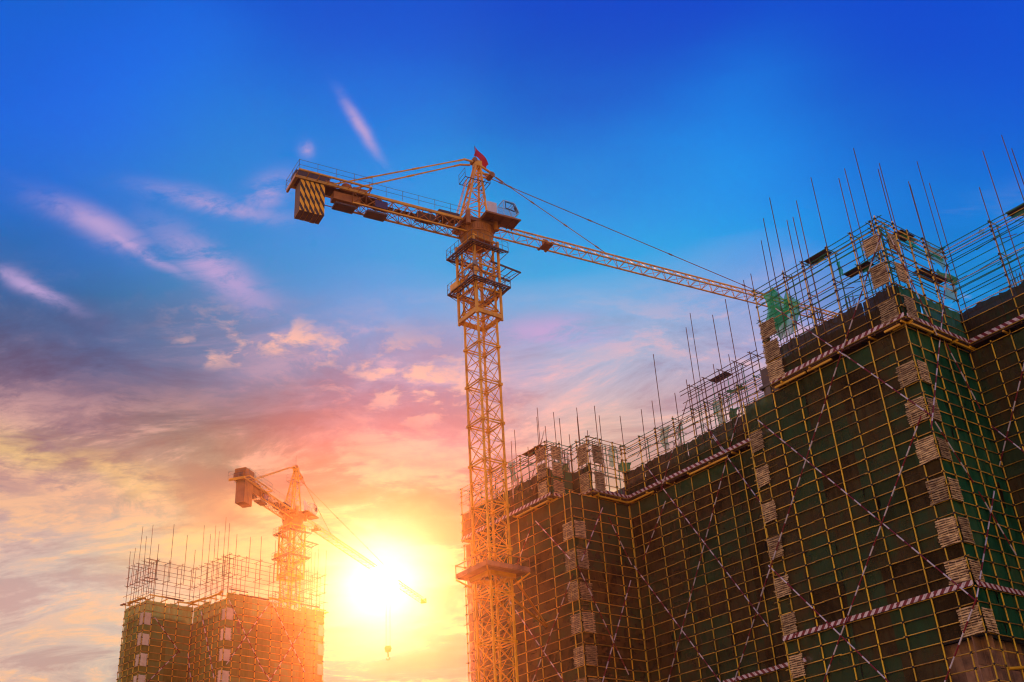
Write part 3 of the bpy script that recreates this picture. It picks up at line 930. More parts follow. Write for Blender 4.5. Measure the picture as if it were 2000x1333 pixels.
# ================================================================== RIGHT WING SCAFFOLD
root = empty('scaffold', P4 + D2 * .01, 'dark recessed scaffold bay at the right edge with blackish netting, beyond the nearest corner', 'scaffold', 'scaffold bays on the main building')
wt = [1.9, 3.6, 5.3, 7.0, 8.7, 10.4, 12.1, 13.8]
posts(root, W1, wt, 0, DECK - .45, .05, .056, 'post')
ledgers(root, W1, zl, 0, 14.5, 0, .042, 'ledger'); clamps(root, W1, wt, zl, .02)
low_nets(root, W1, [.05, 3.6, 7.0, 10.4, 14.0], 'net_dusty')
toe_board(root, W1, .2, 14.4, BAND + .17, .15)
for i, (a, c) in enumerate([((2030, 590), (1940, 960)), ((1936, 832), (2040, 915)), ((1960, 1000), (2060, 1160))]): brace(root, W1, a, c, .2 + .1 * (i % 2), BR, i)
root = empty('scaffold', P4 + D2 * .02, 'open scaffold above recessed bay at right edge, against blue sky', 'scaffold', 'scaffold bays on the main building')
uwt = [1.2, 4.4, 7.2, 10.2, 13.0]
uwt = px_ts(W1, [(1932, 435)], .3) + [7.9, 10.4, 13.2]
upper(root, [(W1, .1, 14.5, uwt, 'net_dusty')], TOP_T, UP_T)
deck(root, W1, .1, 14.0, [(9, 12)])
poles(root, W1, [(1912, 366), (1918, 294), (1957, 265), (1975, 290), (2020, 250)], .32, WALLTOP - 1)
poles(root, W1, [(1700 + 62 / 1, 700)], -.9, WALLTOP - 1) if False else None
for i in range(3):
    b = MB(); b.box(W1.pt(8.3, TOP_T + .05, -.5 + i * .3), W1.d, W1.n, UPV, 2.2, .12, .03); b.build('plank', 'plank', root)
scrap(root, W1, [(1968, 420), (1998, 402), (2000, 420), (1975, 428)], -.5, 'net_green')
scrap(root, W1, [(1910, 452), (1921, 447), (1920, 456), (1914, 458)], -.8, 'net_teal')

# ================================================================== LEFT WING SCAFFOLD
root = empty('scaffold', P1 + D1 * .01, 'yellow scaffold of the left wing beside the crane mast, glowing orange in low sun', 'scaffold', 'scaffold bays on the main building')
l1t = [0.0] + px_ts(L1, [(1112, 1100), (1081, 1100), (1047, 1100), (1018, 1100), (992, 1100)]) + [13.9, 15.6, 17.0, 18.3]
l2t = px_ts(L2, [(1147, 1100), (1181, 1100), (1213, 1100)]) + [7.7]
posts(root, L1, l1t, 0, DECK - .45, .05, .056, 'post'); posts(root, L2, l2t, 0, DECK - .45, .05, .056, 'post')
ledgers(root, L1, zl, 0, 18.4, 0, .042, 'ledger', over=.5); ledgers(root, L2, zl, 0, 7.7, 0, .042, 'ledger')
clamps(root, L1, l1t, zl, .02); clamps(root, L2, l2t, zl, .02)
low_nets(root, L1, [.05, 3.6, 7.2, 10.8, 14.4, 18.2], 'net_dusty'); low_nets(root, L2, [.05, 3.9, 7.7], 'net_dusty')
for k in range(0, 8):
    z = MAT_Z[k]
    bamboo_mat(root, L1, .06, 1.35, z, z + 1.85, .13); bamboo_mat(root, L2, .1, 1.4, z, z + 1.85, .13)
for i, (a, c) in enumerate([((1046, 1018), (1113, 1092)), ((1119, 1121), (1040, 1333)), ((994, 1173), (1112, 1348)), ((1038, 1028), (1010, 1102))]): brace(root, L1, a, c, .2 + .1 * (i % 2), BR, i)
for i, (a, c) in enumerate([((1177, 992), (1136, 1096)), ((1188, 1010), (1234, 1104)), ((1232, 1134), (1172, 1350)), ((1128, 1104), (1228, 1318))]): brace(root, L2, a, c, .2 + .1 * (i % 2), BR, i)

UP_L = [TOP_L, TOP_L - .42, TOP_L - .85, TOP_L - 1.6, WALLTOP, DECK + 2.05, DECK + 1.05, DECK + .05]
PA = P1 + D1 * 2.95; PB = PA + D2 * 2.95; PC = P1 + D2 * 2.95
UA = Face(PA, D1, -D2, 15.4); UAB = Face(PA, D2, -D1, 2.95); UBC = Face(PB, -D1, -D2, 2.95); UCD = Face(PC, D2, -D1, 4.81)
root = empty('scaffold', P1 + D1 * .02, 'open scaffold top of the left wing with its stepped corner and two bamboo matted posts', 'scaffold', 'scaffold bays on the main building')
upper(root, [(UA, -.3, 15.4, [.05, 1.6, 4.3, 7.4, 10.3, 13.0, 15.2], 'net_dusty'), (UAB, -.3, 2.9, [1.3, 2.85], 'net_green'), (UBC, .1, 3.2, [1.5, 3.1], 'net_dusty')], TOP_L, UP_L)
for f, ts in ((UCD, [1.4, 3.1, 4.75]),):
    posts(root, f, ts, DECK - .25, TOP_L, .3, .068, 'post'); posts(root, f, ts, DECK, TOP_L, -.85, .05, 'green_pipe', name='inner_upright')
    ledgers(root, f, UP_L, -.3, 4.8, .25, .042, 'ledger'); ledgers(root, f, UP_L[:5] + [WALLTOP - .5], 0, 4.8, -.8, .038, 'green_pipe', name='inner_ledger')
    clamps(root, f, ts, UP_L, .3)
for f, a, c in ((UA, -.35, 15.3), (UAB, 0, 2.8), (UBC, .1, 3.2), (UCD, .0, 4.8)):
    deck(root, f, a, c, [(a + .4, min(c, a + 6) - .2)])
for z in (DECK + .25, DECK + 2.15, DECK + 4.0):
    for f in (UA, UAB): bamboo_mat(root, f, .1, 1.35, z, z + 1.6, .42)
for z in (DECK + .1, DECK + 3.1):
    bamboo_mat(root, UBC, 1.7, 2.95, z, z + 2.2, .42); bamboo_mat(root, UCD, .1, 1.4, z, z + 2.2, .42)
poles(root, UA, [(1050, 797), (1048, 815), (1066, 833), (1005, 840), (997, 862), (1030, 873)], .3, DECK + 2)
poles(root, UAB, [(1082, 805), (1093, 817)], .3, DECK + 2)
poles(root, UBC, [(1112, 849), (1127, 797), (1126, 814), (1147, 841)], .3, DECK + 2)
poles(root, UCD, [(1161, 793), (1170, 812), (1212, 812)], .3, DECK + 2)
for f, pts in ((UA, [(995, 905), (1006, 898), (1010, 940), (999, 950)]), (UAB, [(1083, 875), (1097, 873), (1099, 905), (1090, 905)]),
               (UCD, [(1187, 870), (1202, 871), (1199, 915), (1192, 912)])): scrap(root, f, pts, -.9, 'net_teal')
scrap(root, UCD, [(1210, 903), (1232, 904), (1228, 925), (1208, 922)], -.5, 'net_green'); scrap(root, UAB, [(1094, 910), (1110, 905), (1112, 925), (1092, 925)], -.6, 'net_green')
for i in range(4):
    b = MB(); b.box(UA.pt(2.5, TOP_L + .04, .1 - i * .28), UA.d, UA.n, UPV, 1.5, .12, .03); b.build('plank', 'plank', root)
brace(root, UA, (1063, 841), (1040, 930), .1, .04, 0, name='leaning_pole')

root = empty('scaffold', P2 + D1 * -.01, 'long recessed scaffold wall between the two wings, netted brown, big X braces', 'scaffold', 'scaffold bays on the main building')
l3t = px_ts(L3, [(1263, 1100), (1301, 1100), (1340, 1100), (1374, 1100), (1412, 1100), (1450, 1100), (1483, 1100), (1510, 1100)]) 
l3t = [t for t in l3t if t < 21.5]
posts(root, L3, [0.0] + l3t, 0, DECK - .45, .05, .056, 'post')
ledgers(root, L3, zl, 0, 21.5, 0, .042, 'ledger'); clamps(root, L3, [0] + l3t, zl, .02)
low_nets(root, L3, [.05, 3.6, 7.2, 10.8, 14.4, 18, 21.5], 'net_dusty')
for i, (a, c) in enumerate([((1300, 979), (1256, 1094)), ((1261, 910), (1500, 1224)), ((1377, 833), (1500, 1002)), ((1445, 800), (1300, 1350)), ((1237, 1104), (1420, 1350)), ((1500, 1125), (1430, 1345))]):
    brace(root, L3, a, c, .2 + .1 * (i % 2), BR, i)
toe_board(root, L3, L3.hit(1415, 1336)[0], 22.0, BAND + .17, .15)
root = empty('scaffold', P2 + D1 * -.02, 'open scaffold topping the recessed wall between wings, with hanging teal net strips', 'scaffold', 'scaffold bays on the main building')
u3t = px_ts(L3, [(1251, 875), (1281, 855), (1317, 840), (1352, 812), (1378, 800), (1409, 792)], .3)
upper(root, [(L3, -.1, 21.5, [.0] + u3t + [u3t[-1] + 2.2, u3t[-1] + 4.4], 'net_dusty')], TOP_L, UP_L)
deck(root, L3, 0, 19.5, [(9.0, 14.0), (0.2, 4)])
hx = L3.hit(1352, 765)[0]
ht = [hx, hx + 2.0, hx + 4.0, hx + 6.0, hx + 8.0]
posts(root, L3, ht, TOP_L - 3, TOP_T - .6, .3, .05, 'rust'); posts(root, L3, ht, TOP_L - 3, TOP_T - .6, -.85, .045, 'green_pipe', name='inner_upright')
for o, m in ((.25, 'rust'), (-.8, 'rust')): ledgers(root, L3, [TOP_T - .65, TOP_T - 1.1, TOP_T - 2.1, TOP_T - 2.7], hx - 1.2, hx + 8.5, o, .042, m)
for t in ht: tube('transom', L3.pt(t, TOP_T - .6, .6), L3.pt(t, TOP_T - .6, -1.5), .042, 'rust', root)
for i in range(4):
    b = MB(); b.box(L3.pt(hx + 3.4, TOP_T - .95, -1.0 + i * .3), L3.d, L3.n, UPV, 1.1, .1, .03); b.build('plank', 'plank', root)
poles(root, L3, [(1275, 692), (1340, 640), (1348, 612), (1393, 616), (1417, 585), (1252, 800), (1273, 783), (1318, 768), (1341, 742), (1394, 712), (1424, 693), (1446, 716)], .32, DECK + 2)
poles(root, L3, [(1453, 548), (1466, 535)], -.6, DECK + 2)
for pts in ([(1289, 838), (1305, 830), (1308, 880), (1297, 887)], [(1325, 832), (1330, 825), (1331, 868), (1328, 872)], [(1392, 785), (1412, 778), (1418, 830), (1404, 833)]):
    scrap(root, L3, pts, -.9, 'net_teal')
scrap(root, L3, [(1455, 795), (1500, 768), (1500, 800), (1452, 815)], -.2, 'net_teal'); scrap(root, L3, [(1425, 800), (1440, 795), (1443, 820), (1430, 830)], -.7, 'net_green')
scrap(root, L3, [(1420, 765), (1452, 750), (1455, 760), (1424, 772)], -.3, 'net_green')
for i, (a, c) in enumerate([((1343, 781), (1290, 960)), ((1384, 838), (1418, 885))]): brace(root, L3, a, c, .5, .045, i)

# ================================================================== TOWER CRANES
def crane(name, label, cx, cy, Hd, mast_az, jib_az, jib_len, s, detail, cj=18.6):
    """Hd: height of the jib's lower chords above ground; s: overall scale of the mast and head"""
    base = Vector((cx, cy, 0)); root = empty(name, base, label, 'crane', 'tower cranes')
    am = math.radians(mast_az); mx = Vector((math.sin(am), math.cos(am), 0)); my = Vector((-math.cos(am), math.sin(am), 0))
    aj = math.radians(jib_az); jx = Vector((math.sin(aj), math.cos(aj), 0)); jy = Vector((-math.cos(aj), math.sin(aj), 0))
    def mp_(x, y, z): return base + mx * (x * s) + my * (y * s) + UPV * z
    def jp(x, y, z): return base + jx * (x * s) + jy * (y * s) + UPV * (Hd + z * s)
    hw = 1.075; cage_lo = Hd - 10.4 * s; top = Hd - 1.9 * s
    # mast sections
    n = int(round((top) / (3.95 * s))); sh = top / n; r_d = .038 * s; LW = .165 * s
    cor = [(-hw, -hw), (hw, -hw), (hw, hw), (-hw, hw)]
    for k in range(n):
        z0, z1 = k * sh, (k + 1) * sh; b = MB()
        for (x, y) in cor: b.bar(mp_(x, y, z0), mp_(x, y, z1), LW, LW, upv=mx)
        for (x, y) in cor: b.box(mp_(x, y, z1 - .05), mx, my, UPV, .17 * s, .17 * s, .12 * s)
        for i in range(4):
            a, c = cor[i], cor[(i + 1) % 4]
            for z in (z0 + .12, z1 - .12): b.bar(mp_(*a, z), mp_(*c, z), .09 * s)
        sec = b.build('mast_section', 'crane', root)
        zs = [z0 + .12, (z0 + z1) / 2, z1 - .12]
        bb = MB()
        for i in range(4):
            a, c = cor[i], cor[(i + 1) % 4]
            for j in range(2):
                for (p, q) in ((a, c), (c, a)):
                    A, B = mp_(*p, zs[j]), mp_(*q, zs[j + 1])
                    if detail and z1 > 18: tube('brace', A, B, r_d, 'crane', sec, 5)
                    else: bb.pipe(A, B, r_d, 5)
            bb.pipe(mp_(*a, zs[1]), mp_(*c, zs[1]), r_d * .8, 5)
        bb.build('bracing', 'crane', sec)
    # climbing cage
    cw = 1.43; cc = [(-cw, -cw), (cw, -cw), (cw, cw), (-cw, cw)]; b = MB()
    for (x, y) in cc: b.bar(mp_(x, y, cage_lo - .4), mp_(x, y, Hd - 2.0 * s), .20 * s, upv=mx)
    for i in range(4):
        a, c = cc[i], cc[(i + 1) % 4]
        b.bar(mp_(*a, cage_lo), mp_(*c, cage_lo), .22 * s, .42 * s)
        for z in (cage_lo + 2.6 * s, cage_lo + 5.2 * s, Hd - 2.2 * s): b.bar(mp_(*a, z), mp_(*c, z), .13 * s)
    cage = b.build('climbing_cage', 'crane', root)
    zs = [cage_lo + .2, cage_lo + 2.6 * s, cage_lo + 5.2 * s, Hd - 2.2 * s]
    bb = MB()
    for i in range(4):
        a, c = cc[i], cc[(i + 1) % 4]
        for j in range(3):
            for (p, q) in ((a, c), (c, a)):
                if detail: tube('brace', mp_(*p, zs[j]), mp_(*q, zs[j + 1]), .05 * s, 'crane_dk', cage, 5)
                else: bb.pipe(mp_(*p, zs[j]), mp_(*q, zs[j + 1]), .05 * s, 5)
    if not detail: bb.build('bracing', 'crane_dk', cage)
    # two working platforms with railings
    def platform(zp, hs, sides):
        g = MB(); rl = MB()
        P = [(-hs, -hs), (hs, -hs), (hs, hs), (-hs, hs)]; I = cc
        for i in sides:
            a, c = P[i], P[(i + 1) % 4]; ia, ic = I[i], I[(i + 1) % 4]
            g.bar(mp_(*a, zp), mp_(*c, zp), .08, .14)
            m1 = 6
            for k in range(m1 + 1):
                u = k / m1; o = (a[0] + (c[0] - a[0]) * u, a[1] + (c[1] - a[1]) * u); q = (ia[0] + (ic[0] - ia[0]) * u, ia[1] + (ic[1] - ia[1]) * u)
                g.bar(mp_(*o, zp), mp_(*q, zp), .05, .05)
                if k % 2 == 0:
                    g.bar(mp_(*q, zp - .9), mp_(*o, zp), .05, .05)
                rl.pipe(mp_(*o, zp), mp_(*o, zp + 1.1), .025, 4)
            for k in range(3):
                w = (k + .5) / 3
                A = [p_ + (q_ - p_) * w for p_, q_ in zip(a, ia)]; C_ = [p_ + (q_ - p_) * w for p_, q_ in zip(c, ic)]
                g.bar(mp_(*A, zp + .04), mp_(*C_, zp + .04), .17 * s, .03)
            for h in (.55, 1.1): rl.pipe(mp_(*a, zp + h), mp_(*c, zp + h), .025, 4)
        pl = g.build('work_platform', 'dark', root); rl.build('railing', 'grey_steel', pl)
    platform(Hd - 3.3 * s, 2.15, (0, 2, 3)); platform(Hd - 7.3 * s, 2.15, (0, 1, 2, 3))
    g = MB()   # runway frame for new mast sections, on the right
    for y in (-.9, .9): g.bar(mp_(.6, y - .4, Hd - 4.4 * s), mp_(4.2, y - .4, Hd - 4.5 * s), .11, .16)
    for x in (1.6, 2.5, 3.3, 4.2): g.bar(mp_(x, -1.3, Hd - 4.45 * s), mp_(x, .5, Hd - 4.45 * s), .07, .07)
    for y in (-1.3, .5): g.bar(mp_(1.43, y, Hd - 6.6 * s), mp_(3.9, y, Hd - 4.5 * s), .06)
    g.build('section_runway', 'dark', root)
    # jacking ram and clutter inside the cage
    g = MB(); g.pipe(mp_(.2, .9, Hd - 8.8 * s), mp_(.2, .9, Hd - 5 * s), .16, 8); g.box(mp_(.2, .9, Hd - 8.6 * s), mx, my, UPV, .5, .25, .3)
    g.build('jacking_ram', 'crane_dk', root)
    g = MB(); g.box(mp_(-2.0, .9, Hd - 6.95 * s), mx, my, UPV, .28, .6, .35); g.build('pump_box', 'crane', root)
    for (x, y, z) in ((-1.9, -1.9, Hd - 6.0 * s), (2.25, 1.2, Hd - 6.3 * s)):
        g = MB(); g.pipe(mp_(x, y, z - 1.0), mp_(x, y, z), .03, 5)
        g.pipe(mp_(x - .05, y - .35, z + .1), mp_(x, y + .05, z + .02), .30, 10, r2=.16); g.build('floodlight', 'lamp', root)
    # turntable
    g = MB(); g.pipe(mp_(0, 0, Hd - 2.1 * s), mp_(0, 0, Hd - 1.3 * s), 1.40 * s, 20, r2=1.62 * s); g.pipe(mp_(0, 0, Hd - 1.29 * s), mp_(0, 0, Hd - .35 * s), 1.65 * s, 24)
    for i in range(24):
        a = i * math.pi / 12; g.pipe(mp_(1.67 * math.cos(a), 1.67 * math.sin(a), Hd - 1.1 * s), mp_(1.67 * math.cos(a), 1.67 * math.sin(a), Hd - .5 * s), .05, 5)
    g.build('slewing_ring', 'crane_dk', root)
    for i in range(2):
        g = MB(); g.pipe(jp(-1.6 + 3.0 * i, -1.5, -.9), jp(-1.6 + 3.0 * i, -1.5, .6), .25 * s, 10); g.build('slewing_motor', 'crane_dk', root)
    # slewing platform
    g = MB(); g.box(jp(0, 0, -.1), jx, jy, UPV, 1.9 * s, 1.5 * s, .2 * s)
    g.box(jp(1.6, -1.9, .15), jx, jy, UPV, 1.9 * s, .9 * s, .06 * s)
    for x in (-.2, .8, 1.8, 2.8, 3.4): g.bar(jp(x, -1.0, .02), jp(x, -2.8, .05), .08, .14)
    g.bar(jp(-.3, -2.8, .08), jp(3.5, -2.8, .08), .1, .18)
    g.build('slewing_platform', 'crane_dk', root)
    # cab: slim frame glazed all round, black rubber round the side window
    cz0, cz1 = .35, 2.1; y0, y1 = -2.65, -1.45
    pr = [(1.75, cz0), (2.8, cz0), (3.45, cz0 + .7), (3.05, cz1 - .1), (2.85, cz1), (1.75, cz1)]
    g = MB()
    for i in range(6):
        (xa, za), (xb, zb) = pr[i], pr[(i + 1) % 6]
        for y in (y0, y1): g.bar(jp(xa, y, za), jp(xb, y, zb), .05)
        g.bar(jp(xa, y0, za), jp(xa, y1, za), .05)
    g.box(jp(2.28, (y0 + y1) / 2, cz0 + .03), jx, jy, UPV, .5 * s, .58 * s, .03)
    cb = g.build('operator_cab', 'cab', root)
    for y in (y0, y1):
        g = MB(); g.v += [jp(x, y, z) for x, z in pr]; g.f.append(tuple(range(6))); g.m.append(0); g.build('side_pane', 'glass', cb)
    for i in (1, 2, 5):
        (xa, za), (xb, zb) = pr[i], pr[(i + 1) % 6]; g = MB()
        g.v += [jp(xa, y0, za), jp(xb, y0, zb), jp(xb, y1, zb), jp(xa, y1, za)]; g.f.append((0, 1, 2, 3)); g.m.append(0); g.build('pane', 'glass', cb)
    g = MB(); wn_ = [(1.95, cz0 + .85), (2.9, cz0 + .7), (3.08, cz0 + .95), (2.85, cz1 - .2), (1.95, cz1 - .15)]
    for i in range(5): g.bar(jp(wn_[i][0], y0 - .03, wn_[i][1]), jp(wn_[(i + 1) % 5][0], y0 - .03, wn_[(i + 1) % 5][1]), .07, .07)
    g.build('window_seal', 'rubber', cb)
    g = MB(); g.v += [jp(3.42, y0 + .05, cz0 + .8), jp(3.42, y0 + .45, cz0 + .8), jp(3.12, y0 + .45, cz1 - .3), jp(3.12, y0 + .05, cz1 - .3)]; g.f.append((0, 1, 2, 3)); g.m.append(0)
    g.build('sun_blind', 'rubber', cb)
    # tower head
    az_ = 8.0; feet = [(-1.6, -.95), (.9, -.95), (.9, .95), (-1.6, .95)]; topc = [(.25, -.22), (.7, -.22), (.7, .22), (.25, .22)]
    g = MB()
    def leg(i, u): return jp(feet[i][0] + (topc[i][0] - feet[i][0]) * u, feet[i][1] + (topc[i][1] - feet[i][1]) * u, .1 + (az_ - .3) * u)
    for i in range(4): g.bar(leg(i, 0), leg(i, 1), .17 * s, upv=jx)
    N_ = 6
    for i in range(4):
        j = (i + 1) % 4
        for k in range(N_):
            a, c = (i, j) if k % 2 else (j, i)
            g.pipe(leg(a, k / N_), leg(c, (k + 1) / N_), .045 * s, 5); g.pipe(leg(i, k / N_), leg(j, k / N_), .045 * s, 5)
    g.box(jp(.48, 0, az_ - .1), jx, jy, UPV, .38 * s, .38 * s, .35 * s)
    g.bar(jp(.2, -.3, az_ - .15), jp(2.0, -.35, az_ - 1.0), .18 * s); g.bar(jp(.2, .3, az_ - .15), jp(2.0, .35, az_ - 1.0), .18 * s)
    g.bar(jp(.3, -.25, az_ - 1.3), jp(2.0, -.35, az_ - 1.15), .13 * s); g.bar(jp(.3, .25, az_ - 1.3), jp(2.0, .35, az_ - 1.15), .13 * s)
    g.bar(jp(-.15, -.3, az_ - .1), jp(-1.3, -.5, az_ - .28), .15 * s); g.bar(jp(-.15, .3, az_ - .1), jp(-1.3, .5, az_ - .28), .15 * s)
    hd = g.build('tower_head', 'crane', root)
    g = MB(); g.pipe(jp(1.95, -.45, az_ - 1.1), jp(1.95, .45, az_ - 1.1), .30 * s, 14); g.pipe(jp(.1, -.4, az_ + .25), jp(.1, .4, az_ + .25), .26 * s, 14); g.build('sheave', 'crane_dk', hd)
    g = MB()
    for y in (-.7, .7): g.bar(jp(-1.3, y, az_ - 2.6), jp(1.5, y, az_ - 2.6), .06)
    for x in frange(-1.3, 1.5, .35): g.bar(jp(x, -.7, az_ - 2.6), jp(x, .7, az_ - 2.6), .05)
    for x in (-1.3, 1.5):
        for y in (-.7, .7): g.pipe(jp(x, y, az_ - 2.6), jp(x, y, az_ - 1.5), .025, 4)
        for z in (-2.05, -1.5): g.pipe(jp(x, -.7, az_ + z), jp(x, .7, az_ + z), .025, 4)
    g.build('head_platform', 'dark', hd)
    g = MB()   # caged ladder up the head
    for y in (-.25, .25): g.bar(jp(-2.3, y - .2, .3), jp(-.9, y - .2, az_ - 2.4), .05)
    for k in range(16):
        u = k / 16; g.bar(jp(-2.3 + 1.4 * u, -.45, .3 + (az_ - 2.7) * u), jp(-2.3 + 1.4 * u, .05, .3 + (az_ - 2.7) * u), .035)
    g.build('ladder', 'crane', hd)
    g = MB()   # notice panel beside the cab
    g.box(jp(1.05, -1.6, 1.4), jx, jy, UPV, .5 * s, .03, .95 * s); g.build('notice_panel', 'white', hd)
    # flag
    g = MB(); g.pipe(jp(.34, 0, az_ + .1), jp(.28, 0, az_ + 2.3), .03, 5); g.build('flagpole', 'dark', hd)
    g = MB()
    def ff(u, v):
        x = .3 + u * (1.55 - .3 * v) + .12 * math.sin(v * 4 + u * 3); z = az_ + 2.2 - v * (1.15 - .35 * u) - u * 1.75 + .1 * math.sin(u * 6)
        return jp(x, .14 * math.sin(u * 7 + v * 2), z + .05)
    if detail: g.grid(ff, 10, 6); g.build('flag', 'flag', hd, smooth=True)
    # jib
    PN = 1.55; nsec = max(1, int(jib_len / s / 6.2)); b_h = .66; th = 1.02; u0 = 1.6
    for k in range(nsec):
        x0 = u0 + k * 6.2; x1 = x0 + 6.2; g = MB()
        cr_ = (.075 * s if x0 < 30 else .065 * s) * (1 if detail else .75)
        for y in (-b_h, b_h): g.bar(jp(x0, y, 0), jp(x1, y, 0), cr_ * 2 * .85)
        g.bar(jp(x0, 0, th), jp(x1, 0, th), cr_ * 2 * .85)
        for j in range(4): g.pipe(jp(x0 + j * PN, -b_h, 0), jp(x0 + j * PN, b_h, 0), .035 * s, 5)
        sec = g.build('jib_section', 'crane', root)
        bb = MB()
        for j in range(4):
            a = x0 + j * PN
            for y in (-b_h, b_h):
                for (p, q) in ((jp(a, y, 0), jp(a + PN / 2, 0, th)), (jp(a + PN / 2, 0, th), jp(a + PN, y, 0))):
                    if detail: tube('brace', p, q, .034 * s, 'crane', sec, 5)
                    else: bb.pipe(p, q, .018 * s, 4)
            p, q = (jp(a, -b_h, 0), jp(a + PN, b_h, 0)) if j % 2 else (jp(a, b_h, 0), jp(a + PN, -b_h, 0))
            if detail: tube('brace', p, q, .030 * s, 'crane', sec, 5)
            else: bb.pipe(p, q, .018 * s, 4)
        if not detail: bb.build('bracing', 'crane', sec)
    je = u0 + nsec * 6.2
    g = MB(); g.box(jp(je + .1, 0, .3), jx, jy, UPV, .15 * s, .6 * s, .45 * s); g.build('jib_end_frame', 'crane', root)
    for xa, y in ((15.3 if detail else 14, 0), (37.0 if detail else 46, 0)):
        g = MB(); A = jp(2.0, -.3 if xa < 20 else .3, az_ - 1.1); B = jp(xa, y, th)
        g.pipe(A, B, .045 * s, 5)
        d = (B - A)
        for u in (.03, .06, .33, .62, .9): g.pipe(A + d * u, A + d * (u + .45 / d.length), .085 * s, 6)
        g.build('jib_pendant', 'crane_dk', root)
    for xt in (7.9,):
        g = MB(); g.box(jp(xt, 0, -.12), jx, jy, UPV, .5 * s, .6 * s, .05 * s)
        for dx in (-.4, .4):
            for y in (-.75, .75): g.pipe(jp(xt + dx, y - .06, -.05), jp(xt + dx, y + .06, -.05), .16 * s, 10)
        g.box(jp(xt - .2, -.2, .2), jx, jy, UPV, .25 * s, .2 * s, .3 * s)
        g.build('trolley', 'crane_dk', root)
    # counter jib
    g = MB()
    for y in (-.85, .85): g.bar(jp(-cj, y, -.02), jp(-1.2, y, -.02), .14 * s, .27 * s)
    for y in (-.7, .7): g.bar(jp(-cj + 5.5, y, -1.25), jp(-1.0, y, -1.2), .14 * s)
    for x in frange(-cj + .2, -1.2, 1.55): g.bar(jp(x, -.85, -.1), jp(x, .85, -.1), .09 * s)
    g.bar(jp(-cj, -1.0, -.05), jp(-cj, 1.6, -.05), .2 * s, .36 * s)
    ct = g.build('counter_jib', 'crane', root)
    x = -cj + 5.5; i = 0; bb = MB()
    while x < -1.6:
        xn = min(x + 1.3, -1.0)
        for y, yb in ((-.85, -.7), (.85, .7)):
            pr_ = [(jp(x, y, -.15), jp(xn, yb, -1.2)), (jp(x, yb, -1.25), jp(xn, y, -.15)), (jp(x, y, -.15), jp(x, yb, -1.2))]
            for p, q in pr_:
                if detail: tube('brace', p, q, .042 * s, 'crane_dk', ct, 5)
                else: bb.pipe(p, q, .04 * s, 4)
        bb.pipe(jp(x, -.7, -1.2), jp(x, .7, -1.2), .04 * s, 4); bb.pipe(jp(x, -.7, -1.2), jp(xn, .7, -1.2), .035 * s, 4)
        x = xn; i += 1
    bb.build('bracing', 'crane_dk', ct)
    g = MB()   # mesh floor between the beams and a walkway on the near side
    g.box(jp(-cj + 5.0, 0, -.16), jx, jy, UPV, 3.4 * s, .72 * s, .02)
    for x in frange(-cj + 8.8, -2.0, .8): g.box(jp(x, .35, -.14), jx, jy, UPV, .36 * s, .3 * s, .02); g.build('deck_plate', 'crane_dk', ct)
    g = MB(); wy = -1.75
    g.bar(jp(-cj, wy, .12), jp(-cj + 7, wy, .12), .13 * s, .16 * s)
    for x in frange(-cj, -cj + 7, 1.0): g.bar(jp(x, -.85, .02), jp(x, wy, .1), .07 * s)
    g.bar(jp(-cj + 7, wy, .12), jp(-cj + 6.6, -.85, .0), .1 * s)
    g.build('walkway', 'crane', ct)
    def rail(pts, nm='railing'):
        q = MB()
        for (a, c) in zip(pts[:-1], pts[1:]):
            d = math.dist(a, c); m_ = max(1, round(d / 1.6))
            for k in range(m_ + 1):
                u = k / m_; X = a[0] + (c[0] - a[0]) * u; Y = a[1] + (c[1] - a[1]) * u; q.pipe(jp(X, Y, .1), jp(X, Y, 1.25), .022 * s, 4)
            for h in (.65, 1.2): q.pipe(jp(a[0], a[1], h), jp(c[0], c[1], h), .022 * s, 4)
        q.build(nm, 'grey_steel', ct)
    rail([(-cj + 7, wy), (-cj, wy), (-cj - .1, 1.7), (-cj + 7, 1.5), (-1.5, 1.3)]); rail([(-cj + 7, -1.1), (-1.6, -1.1)])
    # hanging counterweight slabs with hazard stripes
    for k in range(5):
        xa = -cj + .45 + k * .47; me = bpy.data.meshes.new('counterweight_block'); bm = bmesh.new(); bmesh.ops.create_cube(bm, size=1)
        for v in bm.verts: v.co = Vector((v.co.x * .44 * s, v.co.y * 1.5 * s, v.co.z * 3.4 * s))
        bm.normal_update()
        for f_ in bm.faces: f_.material_index = 0 if f_.normal.y < -.5 else 1
        bmesh.ops.bevel(bm, geom=bm.edges[:], offset=.02, segments=1, affect='EDGES')
        bm.to_mesh(me); bm.free(); me.materials.append(M['hazard'] if detail else M['crane_dk']); me.materials.append(M['dirty'])
        o = link('counterweight_block', me, root); o.location = jp(xa + .24, -.1, -1.95 + R.uniform(-.03, .03)) - base
        o.rotation_euler = (0, 0, math.atan2(jx.y, jx.x))
    g = MB(); g.box(jp(-cj + 1.7, .2, .55), jx, jy, UPV, 1.6 * s, .75 * s, .42 * s); g.build('ballast_box', 'dark', ct)
    if not detail:
        g = MB(); g.box(jp(-cj + 1.6, 0, .8), jx, jy, UPV, 1.3 * s, .9 * s, .9 * s); g.build('ballast_box', 'crane_dk', ct)
    # winch and cabinets
    g = MB(); g.pipe(jp(-13.6, -.55, .35), jp(-13.6, .55, .35), .55 * s, 14); g.box(jp(-12.3, 0, .3), jx, jy, UPV, .7 * s, .55 * s, .38 * s)
    g.box(jp(-15.2, 0, .25), jx, jy, UPV, .5 * s, .6 * s, .3 * s); g.build('hoist_winch', 'crane_dk', ct)
    g = MB(); g.box(jp(-13.6, -.2, -.8), jx, jy, UPV, 1.3 * s, .45 * s, .38 * s); g.build('machine_housing', 'crane_dk', ct)
